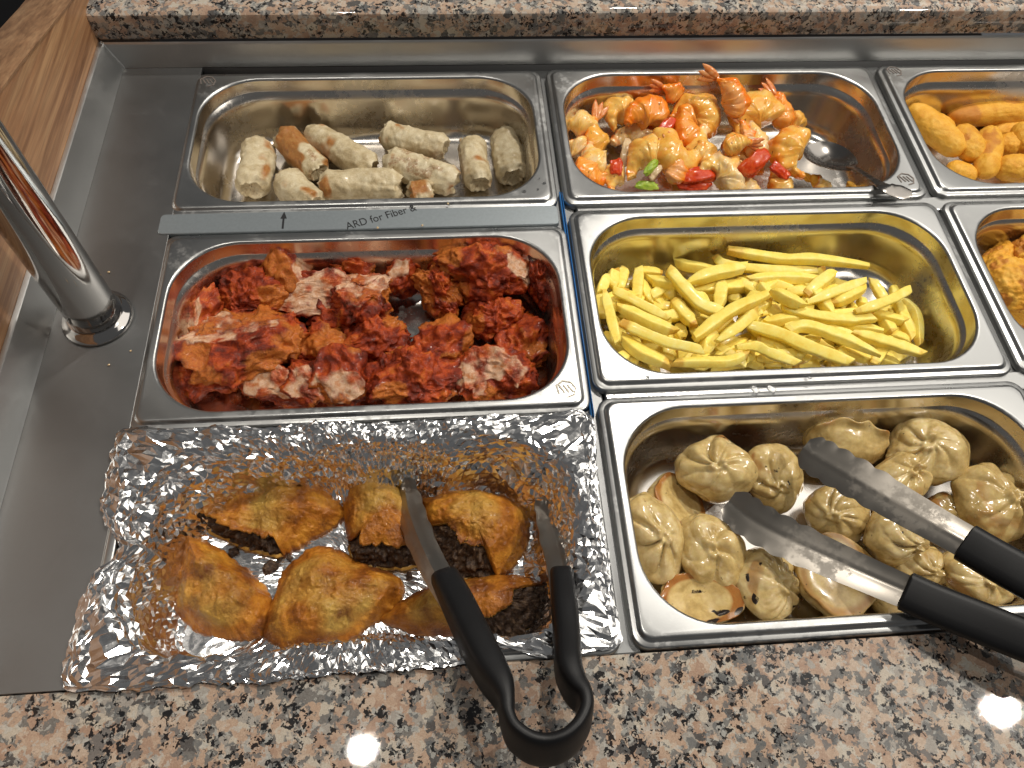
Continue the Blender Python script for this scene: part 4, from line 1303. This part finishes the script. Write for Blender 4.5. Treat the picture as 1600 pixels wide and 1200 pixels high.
F = np.vstack([F[flip_][:, [0, 1, 2]], F[flip_][:, [0, 2, 3]], F[~flip_][:, [0, 1, 3]], F[~flip_][:, [1, 2, 3]]])
fo_ = mesh('foil_sheet', Pf, F, M_FOIL, smoothed=False, label='crumpled silver foil lining the front left pan and folded over its rim', cat='foil')



# ---------------------------------------------------------------- pastries
def pastry(label, pts, zt, H, cutrange, slope, seed, ehi=0.85, pale=0.5, lift=0.0):
    """pts: outline as seen; cutrange: indices (i0, i1) of the bitten or cut side"""
    H *= 0.90
    zb = -62.5 + lift
    W = [at(u, v, zb + 0.5 * H)[:2] for u, v in pts]
    n_ = 220
    m_ = len(W)
    Wc = np.array(W)
    seg, par = [], []
    per = np.vstack([Wc[-1], Wc, Wc[0], Wc[1]])
    for i in range(m_):
        a_, b_, c_, d_ = per[i], per[i + 1], per[i + 2], per[i + 3]
        for t in np.linspace(0, 1, 24, endpoint=False):
            cr_ = 0.5 * (2 * b_ + (c_ - a_) * t + (2 * a_ - 5 * b_ + 4 * c_ - d_) * t * t + (3 * b_ - a_ - 3 * c_ + d_) * t ** 3)
            seg.append(0.5 * cr_ + 0.5 * (b_ + (c_ - b_) * t))
            par.append(i + t)
    seg, par = np.array(seg), np.array(par)
    n_ = len(seg)
    cen = Wc.mean(0)
    wob = fbm(np.column_stack([seg, np.zeros(n_)]), 12, 3, seed) * 1.3 + np.abs(noise(np.column_stack([seg, np.zeros(n_)]), 4.2, seed + 90)) * 1.5
    dr = (seg - cen)
    dl = np.linalg.norm(dr, axis=1)[:, None]
    seg0 = seg
    seg = seg + dr / dl * wob[:, None]
    i0, i1 = cutrange if cutrange else (-5, -5)
    q = (par - i0) % m_
    span = (i1 - i0) % m_
    cutm = smooth(0.0, 0.30, q) * smooth(span, span - 0.30, q) * (q < span) if cutrange else np.zeros(n_)
    rs_ = np.random.RandomState(seed)
    eh = 0.16 + (ehi - 0.16) * cutm
    rows_, at1 = [], []
    M = 46
    topn = 0.9 * slope
    jag = fbm(np.column_stack([seg, np.zeros(n_)]), 7, 3, seed + 2)
    for k_ in range(M):
        s = 1 - k_ / (M - 1)
        sh_ = (seg0 + (seg - seg0) * s ** 14 - cen) * s + cen
        ins_ = np.minimum((slope + jag * 2.2 * s ** 10) * cutm, dl[:, 0] * 0.55)
        sh_ = sh_ - dr / dl * (ins_ * s)[:, None]
        prof_ = (1 - s ** 2.6) ** 0.95
        z = zb + H * (eh + (1 - eh) * prof_)
        rows_.append(np.column_stack([sh_, z]))
    top = np.concatenate(rows_)
    sarr = np.repeat(1 - np.arange(M) / (M - 1), n_)
    nb = fbm(top * (1, 1, 0.5) + seed * 40, 26, 2, seed + 5) * 4.2 * (1 - sarr ** 6) + ridged(top + seed * 60, 17, 2, seed + 6) * 1.5 * (1 - sarr ** 8 * 0.5)
    blis = np.clip(noise(top, 3.4, seed + 7) - 0.30, 0, 1) * 2.4 + fbm(top, 2.4, 2, seed + 8) * 0.50
    top[:, 2] += nb + blis
    # lip and underside of the top crust, then the bottom crust
    r0 = top[:n_].copy()
    lipn = np.column_stack([seg - cen, np.zeros(n_)]) / dl
    th_ = 2.6
    rlist = [r0 - lipn * 6 * cutm[:, None] - (0, 0, th_ + 0.6), r0 - lipn * 2.0 * cutm[:, None] - (0, 0, th_), r0 + lipn * 0.5 - (0, 0, th_ * 0.55)]
    bot = np.column_stack([seg + (seg - cen) / dl * 0.4, zb + 2.2 + 2.8 * cutm + 0.6 * jag])
    bot2 = bot - (0, 0, 2.4)
    cb = np.append(cen, zb)
    lower = [cb + (bot2 - cb) * 0.05, bot2, bot, bot - lipn * 2.2 + (0, 0, 0.2)]
    if cutrange:
        seal = [lower[-1] * (cutm > 0.05)[:, None] + (r0 - (0, 0, th_)) * (cutm <= 0.05)[:, None]]
    else:
        seal = [r0 - (0, 0, th_)]
    A = np.concatenate(rlist[:] + [top])
    nr = len(rlist) + M
    F1 = quads(nr, n_)
    B = np.concatenate(lower)
    F2 = quads(len(lower), n_) + len(A)
    # side wall between bottom crust and top crust where the pastry is sealed
    sw = []
    for j in range(n_):
        j2 = (j + 1) % n_
        if cutm[j] < 0.12 and cutm[j2] < 0.12:
            o1 = len(A) + 2 * n_
            sw.append((o1 + j, o1 + j2, 2 * n_ + j2, 2 * n_ + j))
    Vv = np.vstack([A, B])
    Ff = np.vstack([F1, F2] + ([np.array(sw, np.int32)] if sw else []))
    pal = np.zeros(len(Vv))
    pal[3 * n_:nr * n_] = smooth(1.0, 0.72, sarr) * (pale * 0.8 - 0.08 + 0.75 * fbm(top, 30, 3, seed + 11))
    pal[:3 * n_] = np.tile(cutm, 3) * 1.0
    pal[nr * n_:] = np.tile(cutm, 4) * 0.7
    chv = np.zeros(len(Vv))
    chv[3 * n_:nr * n_] = np.clip(fbm(top, 18, 3, seed + 15) * 0.8 + 0.30 * smooth(0.75, 1.0, sarr), 0, 0.9)
    o_ = thing('fried_turnover', label, 'pastry', (cen[0], cen[1], zb), 'fried turnovers on the foil')
    mesh('crust', Vv, Ff[:, ::-1], M_PASTRY, o_, attrs={'pale': np.clip(pal, 0, 1), 'char': chv})
    if cutrange:
        idx = np.where(cutm > 0.02)[0]
        st = np.where(np.diff(idx) > 1)[0]
        if len(st):
            idx = np.concatenate([idx[st[0] + 1:], idx[:st[0] + 1]])
        T_ = r0[idx] - lipn[idx] * 3.2 - (0, 0, 1.8)
        Bq = bot[idx] - lipn[idx] * 2.0
        rowsf = []
        m2 = 26
        fine_i = np.linspace(0, len(idx) - 1, len(idx) * 2)
        Tf = np.column_stack([np.interp(fine_i, np.arange(len(idx)), T_[:, c]) for c in range(3)])
        Bf = np.column_stack([np.interp(fine_i, np.arange(len(idx)), Bq[:, c]) for c in range(3)])
        Lf = np.column_stack([np.interp(fine_i, np.arange(len(idx)), lipn[idx][:, c]) for c in range(3)])
        for t in np.linspace(0, 1, m2):
            rowsf.append(Tf + (Bf - Tf) * t + Lf * (math.sin(t * math.pi) * 1.5))
        G_ = np.concatenate(rowsf)
        LL = np.tile(Lf, (m2, 1))
        crumbs = np.clip(noise(G_, 4.2, seed + 30), -0.3, 1) * 4.2 + fbm(G_, 2.0, 2, seed + 31) * 1.2
        G_ = G_ + (LL * 0.7 + (0, 0, 0.6)) * crumbs[:, None]
        mesh('filling', G_, quads(m2, len(Tf), False), M_FILL, o_)
    return o_


pastry('long fried turnover at the back left of the foil, torn open along its side',
       [(302, 788), (340, 766), (398, 756), (455, 738), (492, 746), (528, 778), (532, 800), (500, 824), (466, 840), (440, 862), (425, 864), (380, 850), (335, 830), (308, 806)], -36, 26, (9, 13), 9, 1, pale=.35)
pastry('upright fried turnover at the back centre, its dark open end facing the guest',
       [(532, 731), (580, 732), (628, 752), (652, 800), (660, 868), (640, 884), (590, 884), (545, 872), (536, 800)], -34, 30, (4, 7.5), 12, 2, pale=.45)
pastry('square fried turnover between the tong arms with a wide bite of minced filling',
       [(655, 778), (700, 760), (745, 757), (800, 772), (830, 792), (826, 830), (806, 870), (780, 898), (740, 900), (700, 895), (672, 858), (656, 826)], -32, 32, (7, 11.3), 22, 3, pale=.15, ehi=.9)
pastry('whole greenish gold fried turnover at the left of the foil',
       [(290, 832), (318, 841), (350, 860), (388, 892), (417, 928), (416, 962), (398, 985), (366, 994), (328, 984), (292, 972), (268, 950), (268, 918), (278, 875)], -34, 30, None, 0, 4, pale=.75)
pastry('large whole triangular fried turnover at the front centre of the foil',
       [(490, 846), (518, 850), (548, 868), (585, 882), (624, 896), (630, 916), (610, 946), (572, 972), (536, 994), (490, 1006), (440, 1004), (408, 990), (410, 956), (426, 915), (452, 872)], -32, 32, None, 0, 5, pale=.4)
pastry('fried turnover at the front right of the foil, its round minced filling showing',
       [(594, 962), (622, 934), (662, 914), (716, 902), (776, 893), (836, 898), (862, 912), (858, 946), (836, 975), (796, 1000), (756, 998), (716, 984), (650, 984)], -34, 33, (5.6, 11.0), 30, 6, pale=.1, ehi=.92, lift=1)
for i, (u, v, s) in enumerate(((366, 862, 3.4), (424, 886, 4.6), (436, 872, 2.4), (640, 900, 3), (452, 872, 2))):
    chunk('filling_crumb', 'dark crumb of filling on the bare foil between the turnovers', 'crumb', u, v, -61.5, (s, s * .8, s * .5), 37 * i, (0, 0.1, 1), 60 + i, M_FILL, 'crumbs of filling on the foil', lo=.4, mid=.2)


# ================================================================ tongs and spoon
def rubber():
    k = NT('black_rubber_grip')
    v = k.co()
    n_ = k.noise(v, 1400, 3, 0.6)[0]
    k.p(Base__Color=k.mix(k.noise(v, 40, 3)[0], (0.004, 0.004, 0.0045), (0.008, 0.008, 0.009)), Specular__IOR__Level=0.3, Roughness=0.45, Normal=k.bump(n_, 0.12, 0.0004))
    return k.m


M_GRIP = rubber()
M_TONG = steel('tong_steel', (0.36, 0.33, 0.29), 0.26, 0.38, stain=0.35, bump=0.03)


def strip(path, wd, wid, thick, arch, nc=15, scal=None, ridge=0.0):
    """pressed sheet: arched cross section, real thickness"""
    path = np.array(path, float)
    T = np.gradient(path, axis=0)
    T /= np.linalg.norm(T, axis=1)[:, None]
    W = np.array(wd, float)
    W = W - (W * T).sum(1)[:, None] * T
    W /= np.linalg.norm(W, axis=1)[:, None]
    N_ = np.cross(T, W)
    c = np.linspace(-1, 1, nc)
    prof_ = arch * (1 - c ** 2) + ridge * np.exp(-(c / 0.16) ** 2)
    wl = np.array(wid, float)[:, None] * np.ones(nc)[None, :]
    if scal is not None:
        wl = wl + scal[:, None] * np.abs(c[None, :]) ** 2
    P_ = path[:, None] + (wl * c)[..., None] * W[:, None] + prof_[None, :, None] * N_[:, None]
    Q = P_ - N_[:, None] * thick
    n_ = len(path)
    A = P_.reshape(-1, 3)
    B = Q.reshape(-1, 3)
    F = quads(n_, nc, False)
    F2 = F[:, ::-1] + len(A)
    rimi = [i for i in range(nc)] + [i * nc + nc - 1 for i in range(1, n_)] + [(n_ - 1) * nc + i for i in range(nc - 2, -1, -1)] + [i * nc for i in range(n_ - 2, 0, -1)]
    side = [(rimi[i], rimi[i] + len(A), rimi[(i + 1) % len(rimi)] + len(A), rimi[(i + 1) % len(rimi)]) for i in range(len(rimi))]
    return np.vstack([A, B]), np.vstack([F, F2, np.array(side, np.int32)])


def pts3(L):
    return [at(u, v, z) for u, v, z in L]


# tongs lying in the foil pan
nrm = np.array((0.0, math.sin(math.radians(25)), math.cos(math.radians(25))))
t1 = thing('serving_tongs', 'black handled steel tongs resting over the front rim of the foil pan', 'tongs', at(740, 960, 5))
for side, L, tw, w_ in (('l', [(636, 742, -46), (640, 790, -40), (655, 838, -28), (676, 884, -14), (706, 935, -1), (715, 950, 3)], (0.90, 0.15, 0.42), 9.5),
                        ('r', [(846, 752, -46), (858, 800, -38), (868, 850, -26), (878, 893, -12), (884, 945, 1), (885, 960, 4)], (0.92, 0.05, -0.30), 10.0)):
    n = 60
    path = catmull(pts3(L), n)
    t = np.linspace(0, 1, n)
    wid = w_ * (0.45 + 0.55 * smooth(0, 0.22, t)) * (1 - 0.12 * smooth(0.5, 1, t))
    sc = 1.2 * np.abs(np.sin(t * math.pi * 9)) * (t < 0.45)
    V, F = strip(path, np.tile(tw, (n, 1)), wid, 1.1, 3.0, 15, sc, 0.8)
    mesh('steel_arm', V, F, M_TONG, t1, sharp=40)
grip = [(694, 902, -8, 8.8, 10), (716, 945, 2, 9.6, 11.5), (742, 1000, 13, 9.8, 12.5), (765, 1045, 21, 9.3, 13), (782, 1075, 26, 7.5, 13), (790, 1100, 29, 5.0, 13), (793, 1125, 31, 4.0, 13), (803, 1148, 33, 3.8, 13),
        (826, 1166, 34, 3.8, 13), (852, 1172, 34, 3.8, 13), (880, 1165, 34, 3.8, 13), (902, 1146, 33, 3.8, 13), (914, 1120, 31, 4.0, 13), (912, 1096, 29, 4.6, 13), (898, 1074, 26, 6.5, 13), (888, 1045, 22, 7.8, 13),
        (886, 1000, 13, 8.0, 12.5), (882, 950, 4, 8.0, 11.5), (877, 898, -7, 7.5, 10)]
n = 150
path = catmull([at(a_, b_, c_) for a_, b_, c_, _, _ in grip], n)
ii = np.linspace(0, len(grip) - 1, n)
thk = np.interp(ii, range(len(grip)), [g_[3] for g_ in grip])
wid = np.interp(ii, range(len(grip)), [g_[4] for g_ in grip]) * np.clip(np.minimum(ii, ii[::-1]) * 3 + 0.85, 0, 1)
V, F = sweep(path, np.tile(nrm, (n, 1)), wid, thk, 20, 3.6)
mesh('grip', V, F, M_GRIP, t1, sharp=50)

# tongs lying in the dumpling pan
t2 = thing('serving_tongs', 'black handled steel tongs lying among the dumplings and reaching out at the right edge', 'tongs', at(1420, 900, 0))
for nm, L, tw, w_, gl in (('lower', [(1138, 782, -22), (1175, 812, -16), (1230, 842, -8), (1300, 874, 0), (1370, 905, 7), (1440, 935, 13)], (0.25, 0.90, 0.28), 13.5,
                           [(1412, 922, 11), (1460, 944, 16), (1530, 972, 22), (1600, 1000, 27), (1680, 1030, 32)]),
                          ('upper', [(1256, 700, -6), (1292, 722, 0), (1345, 752, 8), (1410, 790, 16), (1470, 824, 23), (1530, 858, 29)], (0.35, 0.85, 0.35), 13.5,
                           [(1506, 846, 27), (1550, 872, 32), (1600, 900, 37), (1680, 944, 43)])):
    n = 90
    path = catmull(pts3(L), n)
    t = np.linspace(0, 1, n)
    wid = w_ * (0.62 + 0.38 * smooth(-0.02, 0.10, t)) * (1 - 0.22 * smooth(0.3, 1, t))
    sc = 1.9 * (np.abs(np.sin(t * math.pi * 9.5)) - 0.5) * smooth(0.56, 0.46, t)
    V, F = strip(path, np.tile(tw, (n, 1)), wid, 1.1, 1.1 if nm == 'upper' else -1.1, 19, sc, 0.35 if nm == 'upper' else -0.4)
    mesh('steel_arm', V, F, M_TONG, t2, sharp=40)
    n = 60
    gp = catmull(pts3(gl), n)
    e_ = np.clip(np.linspace(0, 12, n) + 0.82, 0, 1)
    V, F = sweep(gp, np.tile(tw, (n, 1)), 12.5 * e_, 7.5 * e_, 20, 3.4)
    mesh('grip', V, F, M_GRIP, t2, sharp=50)
# spring end of these tongs, outside the photo
a_, b_ = at(1680, 1030, 32), at(1680, 944, 43)
mid_ = (a_ + b_) / 2 + np.array((34, -12, 6))
path = catmull([a_, a_ + (16, -8, 3), mid_ + (0, -22, 0), mid_ + (6, 0, 0), mid_ + (0, 22, 4), b_ + (16, -2, 3), b_], 60)
V, F = sweep(path, np.tile((0.2, -0.2, 1.0), (60, 1)), np.full(60, 12.0), np.full(60, 4.5), 16, 3.4)
mesh('grip', V, F, M_GRIP, t2, sharp=50)

# spoon
sp = thing('serving_spoon', 'steel spoon leaning from the shrimp over the front rim of its pan', 'spoon', at(1297, 243, -30))
cb = at(1296, 242, -30)
hx = at(1334, 262, -24) - cb
hx /= np.linalg.norm(hx)
ny = np.cross((0, 0, 1), hx)
ny /= np.linalg.norm(ny)
nz = np.cross(hx, ny)
V, rr_n = [], 20
nang = 56
A_, B_ = 27.0, 20.5
for lay in (0, 1):
    for i in range(rr_n + 1):
        s = i / rr_n
        for j in range(nang):
            a = 2 * math.pi * j / nang
            ex = A_ * (1 + 0.10 * math.cos(a)) * s
            x, y = ex * math.cos(a), B_ * s * math.sin(a) * (1 - 0.10 * math.cos(a))
            z = -7.5 * (1 - s ** 2.2) - (1.1 if lay else 0)
            V.append(cb + hx * x + ny * y + nz * z)
V = np.array(V)
F = np.vstack([quads(rr_n + 1, nang), quads(rr_n + 1, nang)[:, ::-1] + (rr_n + 1) * nang,
               np.array([(rr_n * nang + j, rr_n * nang + (j + 1) % nang, (2 * rr_n + 1) * nang + (j + 1) % nang, (2 * rr_n + 1) * nang + j) for j in range(nang)], np.int32)])
M_SPOON = steel('spoon_steel', (0.30, 0.28, 0.26), 0.16, 0.24, stain=0.2, bump=0.02)
mesh('bowl', V, F, M_SPOON, sp, sharp=60)
n = 60
path = catmull([cb + hx * 26 + nz * 0.2, at(1340, 266, -18), at(1362, 280, -4), at(1380, 291, 5.5), at(1398, 298, 6.5), at(1424, 303, 5.5)], n)
t = np.linspace(0, 1, n)
wid = 3.2 + 4.6 * smooth(0.38, 0.80, t) - 3.0 * smooth(0.88, 1.0, t) + 2.0 * smooth(0.12, 0, t)
V, F = sweep(path, np.tile(ny, (n, 1)), wid, 1.2 + 0.5 * smooth(0.5, 0.0, t), 14, 2.4)
mesh('handle', V, F, M_SPOON, sp, sharp=60)
